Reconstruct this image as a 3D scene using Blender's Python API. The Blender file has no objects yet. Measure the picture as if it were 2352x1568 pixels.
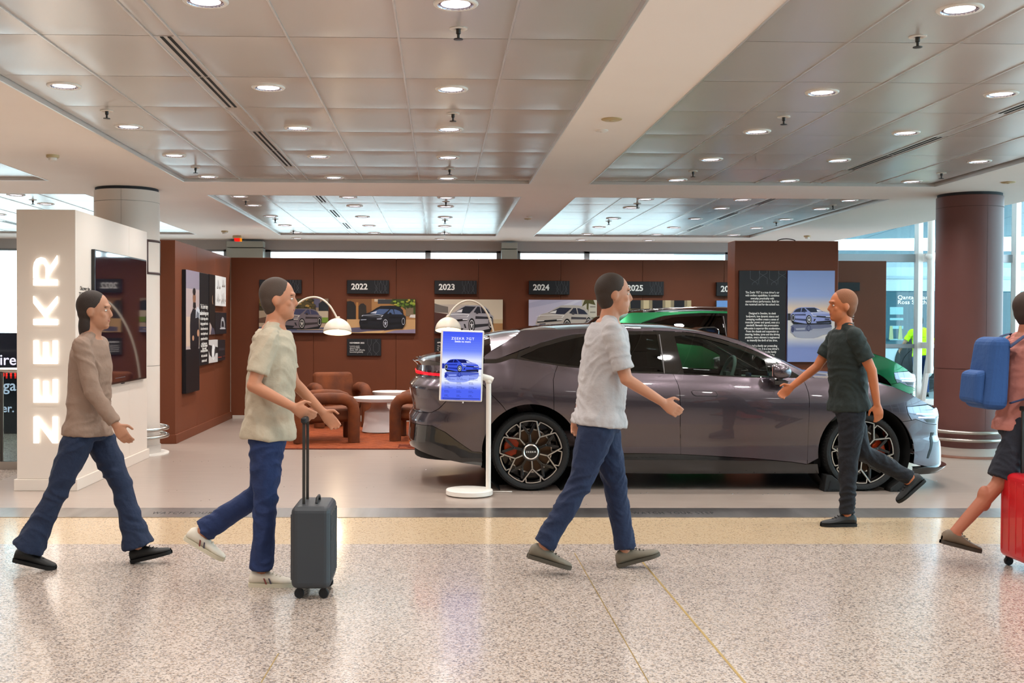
import bpy, bmesh, math, random
from math import sin, cos, pi, radians, sqrt, atan2
from mathutils import Vector, Matrix
from mathutils.geometry import delaunay_2d_cdt
random.seed(7)
SC = bpy.context.scene
COL = SC.collection

# ------------------------------------------------------------------ camera
FPX, CAMZ = 2550.0, 1.468
YAW, PITCH, ROLL, SHIFT = radians(1.25), 0.01647, 0.0041, 110.0
RC = Matrix.Rotation(-YAW, 3, 'Z') @ Matrix.Rotation(pi/2 - PITCH, 3, 'X') @ Matrix.Rotation(ROLL, 3, 'Z')
cam = bpy.data.cameras.new('camera'); camo = bpy.data.objects.new('camera', cam); COL.objects.link(camo)
cam.sensor_width = 36.0; cam.lens = FPX/2352*36.0; cam.shift_x = SHIFT/2352; cam.clip_start = .05; cam.clip_end = 300
camo.location = (0, 0, CAMZ); camo.rotation_euler = RC.to_euler()
SC.camera = camo

def ray(px, py):
    return RC @ Vector(((px - (1176-SHIFT))/FPX, -(py - 784)/FPX, -1))
def P(px, py, Y):            # photograph pixel -> world point at depth Y
    v = ray(px, py); return Vector((0, 0, CAMZ)) + v*(Y/v.y)
def F(px, py, z=0.0):        # photograph pixel -> world point at height z
    v = ray(px, py); return Vector((0, 0, CAMZ)) + v*((z-CAMZ)/v.z)
def PX(px, py, X):           # photograph pixel -> world point on the plane x = X
    v = ray(px, py); return Vector((0, 0, CAMZ)) + v*(X/v.x)

# ------------------------------------------------------------------ world and exposure
W = bpy.data.worlds.new('overcast_sky'); SC.world = W; W.use_nodes = True
bg = W.node_tree.nodes['Background']; bg.inputs[0].default_value = (.80, .91, 1.0, 1); bg.inputs[1].default_value = 11.0
vs = SC.view_settings; vs.view_transform = 'Standard'; vs.look = 'None'; vs.exposure = 0.17; vs.gamma = 1.0; vs.use_curve_mapping = False
LAMP_STRENGTH = 3.2; LAMP_WATT = 62.0; LAMP_COL = (1.0, .955, .915)
SC.cycles.max_bounces = 6; SC.cycles.diffuse_bounces = 3; SC.cycles.glossy_bounces = 3; SC.cycles.transmission_bounces = 4
SC.cycles.use_adaptive_sampling = True; SC.cycles.adaptive_threshold = .1; SC.cycles.use_light_tree = True
SC.cycles.transparent_max_bounces = 10; SC.cycles.sample_clamp_indirect = 6.0; SC.cycles.caustics_reflective = False; SC.cycles.caustics_refractive = False

# ------------------------------------------------------------------ materials
def lin(h):
    if isinstance(h, str):
        h = h.lstrip('#'); c = [int(h[i:i+2], 16)/255 for i in (0, 2, 4)]
    else: c = list(h)
    return tuple(x/12.92 if x <= .04045 else ((x+.055)/1.055)**2.4 for x in c) + (1,)
MATS = {}
def mat(name, col='#808080', rough=.5, metal=0., coat=0., emit=None, es=1., spec=.5, alpha=1., trans=0., ior=1.45,
        var=None, vscale=4., vstretch=(1,1,1), bump=0., bscale=60., sheen=0., coord='Object', coatr=.03, bdist=.01):
    if name in MATS: return MATS[name]
    m = bpy.data.materials.new(name); m.use_nodes = True; nt = m.node_tree; N = nt.nodes; L = nt.links
    b = N['Principled BSDF']; I = b.inputs
    I['Base Color'].default_value = lin(col); I['Roughness'].default_value = rough; I['Metallic'].default_value = metal
    I['Coat Weight'].default_value = coat; I['Coat Roughness'].default_value = coatr; I['Specular IOR Level'].default_value = spec; I['IOR'].default_value = ior
    I['Transmission Weight'].default_value = trans; I['Alpha'].default_value = alpha
    if sheen: I['Sheen Weight'].default_value = sheen; I['Sheen Roughness'].default_value = .35; I['Sheen Tint'].default_value = lin(col)
    if emit: I['Emission Color'].default_value = lin(emit); I['Emission Strength'].default_value = es
    if var or bump:
        tc = N.new('ShaderNodeTexCoord'); mp = N.new('ShaderNodeMapping'); mp.inputs['Scale'].default_value = vstretch
        L.new(tc.outputs[coord], mp.inputs[0])
    if var:
        n = N.new('ShaderNodeTexNoise'); n.inputs['Scale'].default_value = vscale; n.inputs['Detail'].default_value = 6
        L.new(mp.outputs[0], n.inputs[0])
        r = N.new('ShaderNodeValToRGB'); r.color_ramp.elements[0].position = .32; r.color_ramp.elements[1].position = .68
        r.color_ramp.elements[0].color = lin(var); r.color_ramp.elements[1].color = lin(col)
        L.new(n.outputs[0], r.inputs[0]); L.new(r.outputs[0], I['Base Color'])
    if bump:
        n = N.new('ShaderNodeTexNoise'); n.inputs['Scale'].default_value = bscale; n.inputs['Detail'].default_value = 3
        L.new(mp.outputs[0], n.inputs[0])
        bp = N.new('ShaderNodeBump'); bp.inputs['Strength'].default_value = bump; bp.inputs['Distance'].default_value = bdist
        L.new(n.outputs[0], bp.inputs['Height']); L.new(bp.outputs[0], I['Normal'])
    MATS[name] = m; return m
def glass(name, tint='#ffffff', rough=0., fres=1.45, refl='#ffffff'):
    # thin sheet: tinted see-through with a fresnel mirror on top
    if name in MATS: return MATS[name]
    m = bpy.data.materials.new(name); m.use_nodes = True; nt = m.node_tree; N = nt.nodes; L = nt.links
    for n in list(N): N.remove(n)
    o = N.new('ShaderNodeOutputMaterial'); mx = N.new('ShaderNodeMixShader'); t = N.new('ShaderNodeBsdfTransparent'); g = N.new('ShaderNodeBsdfGlossy')
    fr = N.new('ShaderNodeFresnel'); fr.inputs[0].default_value = fres
    t.inputs[0].default_value = lin(tint); g.inputs['Roughness'].default_value = rough; g.inputs[0].default_value = lin(refl)
    L.new(fr.outputs[0], mx.inputs[0]); L.new(t.outputs[0], mx.inputs[1]); L.new(g.outputs[0], mx.inputs[2]); L.new(mx.outputs[0], o.inputs[0])
    MATS[name] = m; return m
def terrazzo(name, base, chips, scale, rough, amount):
    m = bpy.data.materials.new(name); m.use_nodes = True; nt = m.node_tree; N = nt.nodes; L = nt.links; b = N['Principled BSDF']
    tc = N.new('ShaderNodeTexCoord'); nz = N.new('ShaderNodeTexNoise'); nz.inputs['Scale'].default_value = scale*.8; nz.inputs['Detail'].default_value = 2
    L.new(tc.outputs['Object'], nz.inputs[0])
    va = N.new('ShaderNodeVectorMath'); va.operation = 'SCALE'; va.inputs['Scale'].default_value = .012
    L.new(nz.outputs['Color'], va.inputs[0]); ad = N.new('ShaderNodeVectorMath'); ad.operation = 'ADD'; L.new(tc.outputs['Object'], ad.inputs[0]); L.new(va.outputs[0], ad.inputs[1])
    prev = None
    for k, (sc, am) in enumerate(((scale, amount), (scale*1.9, amount*.8))):
        v = N.new('ShaderNodeTexVoronoi'); v.inputs['Scale'].default_value = sc; L.new(ad.outputs[0], v.inputs['Vector'])
        sp = N.new('ShaderNodeSeparateColor'); L.new(v.outputs['Color'], sp.inputs[0])
        r = N.new('ShaderNodeValToRGB'); r.color_ramp.interpolation = 'CONSTANT'; e = r.color_ramp.elements
        n = len(chips); e[0].position = 0; e[0].color = lin(chips[0]); e[1].position = am; e[1].color = lin(base)
        for i in range(1, n):
            x = e.new(am*i/n); x.color = lin(chips[(i+k) % n])
        L.new(sp.outputs[0], r.inputs[0])
        if prev is None: prev = r
        else:
            mx = N.new('ShaderNodeMix'); mx.data_type = 'RGBA'; mx.blend_type = 'MULTIPLY'; mx.inputs[0].default_value = .55
            L.new(prev.outputs[0], mx.inputs[6]); L.new(r.outputs[0], mx.inputs[7]); prev = mx
    L.new(prev.outputs[2], b.inputs['Base Color']); b.inputs['Roughness'].default_value = rough; b.inputs['Coat Weight'].default_value = .35; b.inputs['Coat Roughness'].default_value = .12
    MATS[name] = m; return m

# ------------------------------------------------------------------ mesh helpers
class MB:
    def __init__(s): s.v = []; s.f = []; s.mi = []; s.cur = 0
    def add(s, vs, fs):
        o = len(s.v); s.v += [tuple(x) for x in vs]
        for f in fs: s.f.append([i+o for i in f]); s.mi.append(s.cur)
        return s
    def box(s, x0, x1, y0, y1, z0, z1):
        return s.add([(x0,y0,z0),(x1,y0,z0),(x1,y1,z0),(x0,y1,z0),(x0,y0,z1),(x1,y0,z1),(x1,y1,z1),(x0,y1,z1)],
                     [(0,3,2,1),(4,5,6,7),(0,1,5,4),(1,2,6,5),(2,3,7,6),(3,0,4,7)])
    def hexa(s, pts):   # 8 corners, bottom ring then top ring
        return s.add(pts, [(0,3,2,1),(4,5,6,7),(0,1,5,4),(1,2,6,5),(2,3,7,6),(3,0,4,7)])
    def tube(s, pts, r, n=10, closed=False, ref=None, caps=True):
        pts = [Vector(p) for p in pts]; m = len(pts)
        rs = r if isinstance(r, (list, tuple)) else [r]*m
        vs = []; prev = None
        for i, p in enumerate(pts):
            if closed: t = pts[(i+1) % m] - pts[i-1]
            else: t = pts[min(i+1, m-1)] - pts[max(i-1, 0)]
            t.normalize()
            if prev is None:
                a = Vector(ref) if ref else (Vector((0,0,1)) if abs(t.z) < .9 else Vector((1,0,0)))
            else: a = prev
            a = (a - t*a.dot(t)).normalized(); prev = a; b = t.cross(a)
            ra, rb = rs[i] if isinstance(rs[i], (list, tuple)) else (rs[i], rs[i])
            for k in range(n):
                th = 2*pi*k/n; vs.append(p + a*(ra*cos(th)) + b*(rb*sin(th)))
        fs = []
        for i in range(m if closed else m-1):
            for k in range(n):
                j = (i+1) % m
                fs.append((i*n+k, i*n+(k+1) % n, j*n+(k+1) % n, j*n+k))
        if caps and not closed:
            fs.append(tuple(reversed(range(n)))); fs.append(tuple((m-1)*n+k for k in range(n)))
        return s.add(vs, fs)
    def capsule(s, p, q, r0, r1, n=12, ref=None):
        p, q = Vector(p), Vector(q); t = (q-p).normalized()
        pts = []; rr = []
        for a in (-80, -50, -20): pts.append(p + t*(sin(radians(a))*r0)); rr.append(r0*cos(radians(a)))
        for k in range(1, 4): pts.append(p.lerp(q, k/4)); rr.append(r0+(r1-r0)*k/4)
        for a in (20, 50, 80): pts.append(q + t*(sin(radians(a))*r1)); rr.append(r1*cos(radians(a)))
        return s.tube(pts, rr, n, ref=ref)
    def ball(s, c, r, n=16, m=10, R=None):
        c = Vector(c); r = r if isinstance(r, (tuple, list)) else (r, r, r); vs = []; fs = []
        for i in range(m+1):
            ph = pi*i/m
            for k in range(n):
                th = 2*pi*k/n; p = Vector((r[0]*sin(ph)*cos(th), r[1]*sin(ph)*sin(th), r[2]*cos(ph)))
                vs.append(c + (R @ p if R else p))
        for i in range(m):
            for k in range(n): fs.append((i*n+k, (i+1)*n+k, (i+1)*n+(k+1) % n, i*n+(k+1) % n))
        return s.add(vs, fs)
    def lathe(s, prof, n=32, c=(0,0,0), axis='Z', caps=False):
        c = Vector(c); vs = []; fs = []
        for r, z in prof:
            for k in range(n):
                th = 2*pi*k/n; a, b = r*cos(th), r*sin(th)
                vs.append(c + Vector({'Z': (a, b, z), 'Y': (a, z, b), 'X': (z, a, b)}[axis]))
        for i in range(len(prof)-1):
            for k in range(n): fs.append((i*n+k, i*n+(k+1) % n, (i+1)*n+(k+1) % n, (i+1)*n+k))
        if caps: fs.append(tuple(reversed(range(n)))); fs.append(tuple((len(prof)-1)*n+k for k in range(n)))
        return s.add(vs, fs)
    def prism(s, poly, d0, d1, plane='XZ'):   # polygon extruded along the third axis
        n = len(poly)
        def mk(a, b, d): return {'XZ': (a, d, b), 'YZ': (d, a, b), 'XY': (a, b, d)}[plane]
        vs = [mk(a, b, d0) for a, b in poly] + [mk(a, b, d1) for a, b in poly]
        fs = [tuple(range(n)), tuple(reversed(range(n, 2*n)))] + [(i, n+i, n+(i+1) % n, (i+1) % n) for i in range(n)]
        return s.add(vs, fs)
    def grid(s, rows, close=False):
        m = len(rows[0]); vs = [p for r in rows for p in r]
        fs = [(i*m+k, i*m+k+1, (i+1)*m+k+1, (i+1)*m+k) for i in range(len(rows)-1) for k in range(m-1)]
        return s.add(vs, fs)
    def mesh(s, name, recalc=True, sm=None):
        me = bpy.data.meshes.new(name); me.from_pydata(s.v, [], s.f)
        me.polygons.foreach_set('material_index', s.mi)
        if recalc:
            bm = bmesh.new(); bm.from_mesh(me); bmesh.ops.recalc_face_normals(bm, faces=bm.faces); bm.to_mesh(me); bm.free()
        if sm is not None:
            me.polygons.foreach_set('use_smooth', [True]*len(me.polygons))
            if sm < 180: me.set_sharp_from_angle(angle=radians(sm))
        me.update(); return me
    def build(s, name, mats, parent=None, sm=None, bevel=0., seg=2, loc=None, rotz=0., recalc=True):
        me = s.mesh(name, recalc, sm)
        for m in (mats if isinstance(mats, (list, tuple)) else [mats]): me.materials.append(m)
        o = bpy.data.objects.new(name, me); COL.objects.link(o)
        if parent: o.parent = parent
        if loc is not None: o.location = loc
        o.rotation_euler.z = rotz
        if bevel:
            b = o.modifiers.new('bevel', 'BEVEL'); b.width = bevel; b.segments = seg; b.limit_method = 'ANGLE'; b.angle_limit = radians(40)
        return o
def tag(o, label=None, cat=None, group=None, kind=None):
    if label: o['label'] = label
    if cat: o['category'] = cat
    if group: o['group'] = group
    if kind: o['kind'] = kind
    return o
def thing(name, label, cat, loc=(0,0,0), rotz=0., group=None):
    o = bpy.data.objects.new(name, None); COL.objects.link(o); o.empty_display_size = .1
    o.location = loc; o.rotation_euler.z = rotz; return tag(o, label, cat, group)
def struct(name, mb, m, parent=None, **k):
    o = mb.build(name, m, parent, **k)
    if not parent: o['kind'] = 'structure'
    return o
def dup(o, parent=None, **k):
    c = o.copy(); COL.objects.link(c); c.parent = parent
    for ch in [x for x in o.children]: dup(ch, c)
    for a, b in k.items():
        if a == 'loc': c.location = b
        elif a == 'rotz': c.rotation_euler.z = b
        else: c[a] = b
    return c
def text(name, body, size, loc, rot, m, parent=None, align='LEFT', ext=.0008, off=0., sx=1., sp=1., line=1.0):
    cu = bpy.data.curves.new(name, 'FONT'); cu.body = body; cu.size = size; cu.align_x = align; cu.align_y = 'CENTER'
    cu.extrude = ext; cu.offset = off; cu.space_character = sp; cu.space_line = line; cu.resolution_u = 3; cu.fill_mode = 'FRONT' if ext == 0 else 'BOTH'
    tmp = bpy.data.objects.new('tmp_text', cu); me = bpy.data.meshes.new_from_object(tmp); bpy.data.objects.remove(tmp); bpy.data.curves.remove(cu)
    me.materials.clear(); me.materials.append(m); me.name = name
    o = bpy.data.objects.new(name, me); COL.objects.link(o)
    o.location = loc; o.rotation_euler = rot; o.scale = (sx, 1, 1)
    if parent: o.parent = parent
    return o
FRONT = (pi/2, 0, 0)         # lettering that faces the camera side (-Y)
SIDE = (pi/2, 0, pi/2)       # lettering that faces +X
def art(name, layers, w, h, parent, loc, rot=(0,0,0), rough=.45):
    # a flat print: coloured shapes laid over each other in board coordinates 0..1, facing -Y before rotation
    mb = MB(); cols = []
    for k, (c, pts) in enumerate(layers):
        if c not in cols: cols.append(c)
        mb.cur = cols.index(c); d = -.0004*(k+1)/1.0
        pts = [(max(0, min(1, a)), max(0, min(1, b))) for a, b in pts]
        mb.add([((a-.5)*w, d, (b-.5)*h) for a, b in pts], [tuple(range(len(pts)))])
    o = mb.build(name, [mat('print_'+c.lstrip('#'), c, rough) for c in cols], parent, recalc=False)
    o.location = loc; o.rotation_euler = rot; return o
def grad(y0, y1, c0, c1, n=10):
    # printed colour blend made of thin bands
    a, b = [[int(c[i:i+2], 16) for i in (1, 3, 5)] for c in (c0, c1)]; out = []
    for k in range(n):
        c = '#%02x%02x%02x' % tuple(round(a[i]+(b[i]-a[i])*(k+.5)/n) for i in range(3))
        u, v = y0+(y1-y0)*k/n, y0+(y1-y0)*(k+1)/n; out.append((c, [(0,u),(1,u),(1,v),(0,v)]))
    return out
def ell(cx, cy, rx, ry, n=18, a0=0, a1=360):
    return [(cx+rx*cos(radians(a0+(a1-a0)*i/n)), cy+ry*sin(radians(a0+(a1-a0)*i/n))) for i in range(n)]

# common materials
m_plaster = mat('warm_white_plaster', '#f1e8e0', .75, var='#eee4dc', vscale=1.2)
m_tile = mat('satin_metal_ceiling_tile', '#dad4ce', .27, .45, bump=.03, bscale=260, spec=.5)
m_trim = mat('pale_aluminium_trim', '#dedad6', .3, .5)
m_lampw = mat('cream_lamp_enamel', '#c9bdab', .4)
m_white = mat('white_powder_coat', '#e6dfd6', .42)
m_cream = mat('cream_white_laminate', '#dccfc3', .5, var='#d8cabd', vscale=.8)
m_black = mat('matt_black', '#0d0d0f', .55)
m_gloss = mat('gloss_black', '#060607', .06, coat=1.)
m_steel = mat('brushed_stainless_steel', '#b9b3ac', .28, 1.)
m_chrome = mat('chrome', '#d8d8dc', .08, 1.)
m_brown = mat('terracotta_brown_paint', '#6c3518', .6, var='#673217', vscale=2.)
m_brown2 = mat('plum_brown_laminate', '#6f4742', .5, var='#6b433e', vscale=1.5)
m_board = mat('black_display_board', '#16171b', .55)
m_ink = mat('white_lettering', '#f2efe9', .5)
m_line = mat('grey_line_print', '#55555c', .5)
# ================================================================== SETTING
ZP, ZT = CAMZ + 1.475, CAMZ + 1.505          # underside of plaster, of metal tiles
m_floor = terrazzo('grey_beige_terrazzo', '#d9cdc3', ['#91857d', '#b0a39a', '#7e746e', '#c6b8ac', '#bba795', '#9d9694'], 125, .24, .46)
m_band = terrazzo('cream_terrazzo', '#dac7ab', ['#b89e7f', '#cdb695', '#a8937a', '#d6c1a2'], 120, .24, .22)
m_vinyl = mat('grey_oak_vinyl', '#a5958a', .3, var='#9f8f84', vscale=2.2, vstretch=(1, 5, 1), coat=.25, coatr=.2)
m_brass = mat('brass_joint', '#b79b5e', .4, .8)
m_strip = mat('polished_steel_edge', '#c2bebb', .30, 1., var='#aaa6a3', vscale=3, vstretch=(3, .2, 1))
XL, XR, YR, YB = -16.0, 12.0, -9.0, 20.0
Y0, Y1, Y2 = 7.36, 8.36, 8.78
struct('floor', MB().box(XL, XR, YR, Y0, -.1, 0), m_floor)
struct('floor', MB().box(XL, XR, Y0, Y1, -.1, 0), m_band)
struct('floor', MB().box(-4.05, XR, Y2, YB, -.1, 0), m_vinyl)
struct('floor', MB().box(XL, -4.05, Y2, YB, -.1, 0), m_floor)
strip = struct('trim_1', MB().box(XL, XR, Y1, Y2, -.1, .004), m_strip)
for px0, px1 in ((350, 540), (1452, 1640)):
    a, b = F(px0, 1179), F(px1, 1179)
    t = text('floor_lettering', 'WATCH YOUR STEP', .085, ((a.x+b.x)/2, a.y, .0045), (0, 0, 0), m_black, strip, 'CENTER', .0004, sx=1.0, sp=1.25)
    vx = [v.co.x for v in t.data.vertices]; t.scale = ((b.x-a.x)/(max(vx)-min(vx)), 1.55, 1)
for px, wd in ((1598, .012),):
    struct('trim_2', MB().box(1.255-wd/2, 1.255+wd/2, YR, Y0, -.01, .0012), m_brass)
for (x0, y0, x1, y1) in ((1400, 1410, 1490, 1567), (600, 1567, 640, 1500)):
    a, b = F(x0, y0), F(x1, y1); d = (b-a).normalized(); n = Vector((-d.y, d.x, 0))*.0025; a2 = a - d*1.5 if y0 < y1 else a
    struct('trim_3', MB().hexa([a2+n, b+n, b-n, a2-n, a2+n+Vector((0,0,.0008)), b+n+Vector((0,0,.0008)), b-n+Vector((0,0,.0008)), a2-n+Vector((0,0,.0008))]), m_brass)
# pairs of bright screw heads in the vinyl floor
mb = MB()
for px, py in ((470,1060),(520,1072),(560,1075),(610,1078),(700,1052),(730,1050),(640,1095),(700,1100),(660,1118),(905,1050),(960,1052),(935,1075),(985,1078),(395,1128),(470,1150),(1690,1134),(1760,1136),(1810,1136),(2060,1133),(1230,1132),(1340,1160),(1420,1160),(2120,1108),(2150,1106),(850,1120),(1480,1133),(940,1098),(405,1060)):
    q = F(px, py)
    for dx, dy in ((-.03, 0), (.03, .05)): mb.lathe([(.006, .0), (.006, .0012), (.001, .002)], 8, (q.x+dx, q.y+dy, 0))
tag(mb.build('floor_screws', m_chrome, None), 'tiny bright screw heads in pairs across the grey vinyl floor', 'screws', kind='stuff')

# --- ceiling: plaster field with three metal-tile bays in front and three behind
coffX = [(-7.80, -4.10), (-2.70, .945), (1.571, 5.27)]
coffY = [(-.90, 11.74), (12.95, 18.80)]
ceil = MB()
xs = [XL] + [v for c in coffX for v in c] + [6.75]; ys = [YR] + [v for c in coffY for v in c] + [YB]
for j in range(len(ys)-1):
    if j % 2 == 0: ceil.box(XL, 6.75, ys[j], ys[j+1], ZP, ZP+.3)
    else:
        for i in range(0, len(xs)-1, 2): ceil.box(xs[i], xs[i+1], ys[j], ys[j+1], ZP, ZP+.3)
for x0, x1 in coffX:
    for y0, y1 in coffY: ceil.box(x0, x1, y0, y1, ZT+.06, ZT+.08)
CEIL = struct('ceiling', ceil, m_plaster)
m_slot = mat('dark_air_slot', '#131211', .8)
TW = .5845
def tilemesh(w, l, k):
    rnd = random.Random(k); n = 9; rows = []
    for i in range(n):
        r = []
        for j in range(n):
            u, v = i/(n-1), j/(n-1); e = (4*u*(1-u))*(4*v*(1-v))
            e2 = min(1, 4*min(u, 1-u)*2)**.6*min(1, 4*min(v, 1-v)*2)**.6; z = -.0042*e2 + .0014*sin(5*u+k)*e + .0005*rnd.uniform(-1, 1)*(1 if 0 < i < n-1 and 0 < j < n-1 else 0)
            r.append(((u-.5)*w, (v-.5)*l, z))
        rows.append(r)
    mb = MB().grid(rows); mb.box(-w/2, w/2, -l/2, l/2, .001, .02)
    me = mb.mesh('ceiling_tile', False, 40); me.materials.append(m_tile)
    me.flip_normals(); return me
TILES = [tilemesh(TW-.006, .964, k) for k in range(5)]
STRIPB = tilemesh(.12, .964, 9)
def coffer_cols(ci):
    x0, x1 = coffX[ci]; c = []; x = x0 + .012
    order = ['t','t','s','t','t','t','t'] if ci != 2 else ['t','t','t','t','s','t','t']
    for o in order:
        w = TW if o == 't' else .126
        c.append((o, x, x+w)); x += w
    return c
tn = 0
light_spots = []; sprink = []; vents = []
for bi, (y0, y1) in enumerate(coffY):
    nrow = 7 if bi == 0 else 6
    for ci in range(3):
        cols = coffer_cols(ci); x0, x1 = coffX[ci]
        tr = MB()
        for a, b, c, d in ((x0, x0+.011, y0, y1), (x1-.011-(.0), x1, y0, y1)): tr.box(a, b, c, d, ZP-.004, ZT+.05)
        tr.box(x0, x1, y0, y0+.01, ZP-.003, ZT+.05); tr.box(x0, x1, y1-.01, y1, ZP-.003, ZT+.05)
        struct('trim_4', tr, m_trim)
        for r in range(nrow):
            yc = y1 - .02 - .97*(r+.5) if bi == 0 else y0 + .02 + .97*(r+.5)
            if ci == 0 and bi == 0 and r > 2: continue
            for o, a, b in cols:
                if o == 't':
                    t = bpy.data.objects.new('ceiling_tile', TILES[tn % 5]); tn += 1
                    COL.objects.link(t); t.parent = CEIL; t.location = ((a+b)/2, yc, ZT); t.rotation_euler.z = pi*(tn % 2)
                else:
                    slot = (r in (1, 2, 4, 5)) if bi == 0 else (r in (0, 2, 4))
                    if slot: vents.append((ci, bi, (a+b)/2, yc))
                    else:
                        t = bpy.data.objects.new('ceiling_infill', STRIPB); COL.objects.link(t); t.parent = CEIL; t.location = ((a+b)/2, yc, ZT)
        rn = MB(); ya = y1-.02-.97*(3 if ci == 0 else 7) if bi == 0 else y0+.02
        for o, a, b in cols[1:]: rn.box(a-.005, a+.005, ya, y1-.02, ZT-.0075, ZT+.002)
        rn.build('ceiling_runner', m_trim, CEIL)
        if bi == 0:   # plain panel closing the bay above and behind the camera
            ye = y1 - .02 - .97*(3 if ci == 0 else 7)
            o = MB().box(x0+.012, x1-.012, y0, ye-.002, ZT, ZT+.02).build('ceiling_panel', m_tile, CEIL)
        lc = {0: (0, 3, 5), 1: (0, 3, 5), 2: (1, 3, 6)}[ci]
        yrows = ([5.24, 7.14, 8.61, 10.07, 11.52, 3.3, 1.3, -.4] if bi == 0 else [13.3, 14.3, 15.75, 17.2, 18.55])
        for yy in yrows:
            for li in lc:
                o, a, b = cols[li]
                if ci == 0 and bi == 0 and yy < 0: continue
                light_spots.append((ci, bi, (a+b)/2, yy, ZT))
        syr = {0: (8.95, 10.9), 1: (5.68, 7.98, 10.85), 2: (5.75, 8.0, 10.88)}[ci] if bi == 0 else ((13.85, 16.2) if ci != 1 else (13.75, 16.2, 18.2))
        for k, yy in enumerate(syr):
            for li in ((0, 5) if ci == 1 else ((1, 6) if ci == 2 else (5,))):
                if bi == 0 and ci == 1 and li == 0 and k == 0: continue
                if bi == 0 and ci == 2 and li == 6 and k < 2: continue
                o, a, b = cols[li]; sprink.append((ci, bi, (a+b)/2 + (.0 if bi else .02), yy + 0))
# more downlights behind the camera and on the plaster margins
for x in (-12, -8.5, -5, -1.8, 1.4, 4.6): 
    for y in (-6, -2.6): light_spots.append((9, 9, x, y, ZP))
for x in (-13, -9.5): 
    for y in (1, 5, 9, 13, 17): light_spots.append((9, 9, x, y, ZP))
for px in (683, 1012, 1336, 1490): light_spots.append((1, 2, P(px, 546, 19.45).x, 19.45, ZP))
# downlights
m_refl = mat('faceted_silver_reflector', '#c9c8d8', .15, .9)
m_lampe = mat('lit_downlight_lamp', '#ffffff', .4, emit='#f1eeff', es=LAMP_STRENGTH)
m_lampe.cycles.emission_sampling = 'NONE'
def mk_downlight():
    t = thing('downlight', 'x', 'downlight', group='ceiling downlights')
    MB().lathe([(.082, .004), (.086, -.010), (.100, -.011), (.107, -.004), (.107, .012)], 28).build('ring', m_white, t, sm=60)
    MB().lathe([(.086, -.009), (.084, -.004), (.070, -.0035)], 24).build('reflector', m_refl, t, sm=30)
    MB().lathe([(.072, -.003), (.05, -.0045), (.0, -.005)], 16).build('lamp', m_lampe, t, sm=60)
    ld = bpy.data.lights.new('downlight_beam', 'SPOT'); ld.energy = LAMP_WATT; ld.color = LAMP_COL; ld.spot_size = radians(152); ld.spot_blend = .75; ld.shadow_soft_size = .07
    lo = bpy.data.objects.new('downlight_beam', ld); COL.objects.link(lo); lo.parent = t; lo.location = (0, 0, -.03)
    return t
DL = mk_downlight(); first = True
DLAB = {(0,0): 'white ringed downlight in the small metal ceiling bay at the far left front', (1,0): 'white ringed downlight in the front metal ceiling bay left of the plaster beam',
        (2,0): 'white ringed downlight in the front metal ceiling bay right of the plaster beam', (0,1): 'bright downlight in the rear ceiling bay behind the cream column',
        (1,1): 'bright downlight in the rear ceiling bay above the year boards', (2,1): 'bright downlight in the rear ceiling bay above the green car',
        (1,2): 'small downlight in the plaster strip before the clerestory windows', (9,9): 'downlight in the plain plaster ceiling outside the photograph'}
ORD = ['first', 'second', 'third', 'fourth', 'fifth', 'sixth', 'seventh', 'eighth']
BAY = {(0,0): 'far left front bay', (1,0): 'front bay left of the plaster beam', (2,0): 'front bay right of the plaster beam', (0,1): 'rear bay behind the cream column', (1,1): 'rear bay above the year boards', (2,1): 'rear bay above the green car'}
def ceil_label(what, spots, ci, bi, x, y):
    xs_ = sorted({round(q[2], 2) for q in spots if q[:2] == (ci, bi)}); ys_ = sorted({round(q[3], 2) for q in spots if q[:2] == (ci, bi) and q[3] > 4.9})
    i, j = xs_.index(round(x, 2)), (ys_.index(round(y, 2)) if round(y, 2) in ys_ else -1)
    col_ = ['left', 'right'] if len(xs_) == 2 else (['only'] if len(xs_) == 1 else ['left', 'middle', 'right'])
    if j < 0: return what + ' outside the picture in the ' + BAY[(ci, bi)]
    return '%s in the %s, %s row away, %s column' % (what, BAY[(ci, bi)], ORD[j], col_[i]) if len(xs_) > 1 else '%s in the %s, %s row away' % (what, BAY[(ci, bi)], ORD[j])
pk = 0
for ci, bi, x, y, z in light_spots:
    o = DL if first else dup(DL); first = False
    o.location = (x, y, z-.004)
    if (ci, bi) in BAY: o['label'] = ceil_label('downlight', light_spots, ci, bi, x, y); o['group'] = 'downlights in the ' + BAY[(ci, bi)]
    elif bi == 2: o['label'] = ORD[pk] + ' downlight from the left in the plaster strip before the clerestory windows'; o['group'] = 'downlights in the rear plaster strip'; pk += 1
    else: o['label'] = 'downlight in the plain plaster ceiling outside the picture'; o['group'] = 'downlights outside the picture'
# sprinklers
m_gun = mat('gunmetal', '#4c4a48', .4, .8)
SP = thing('sprinkler', 'x', 'sprinkler')
MB().lathe([(.0, .002), (.045, .002), (.047, -.006), (.03, -.010), (.018, -.004)], 20).build('escutcheon', m_white, SP, sm=50)
MB().lathe([(.012, 0), (.012, -.03), (.007, -.034), (.007, -.055), (.024, -.056), (.024, -.060), (.0, -.061)], 14).build('nozzle', m_gun, SP, sm=40)
first = True
for ci, bi, x, y in sprink:
    o = SP if first else dup(SP); first = False; o.location = (x, y, ZT-.002)
    o['label'] = ceil_label('sprinkler head', [(q[0], q[1], q[2], q[3]) for q in sprink], ci, bi, x, y); o['group'] = 'sprinklers in the ' + BAY[(ci, bi)]
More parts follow.
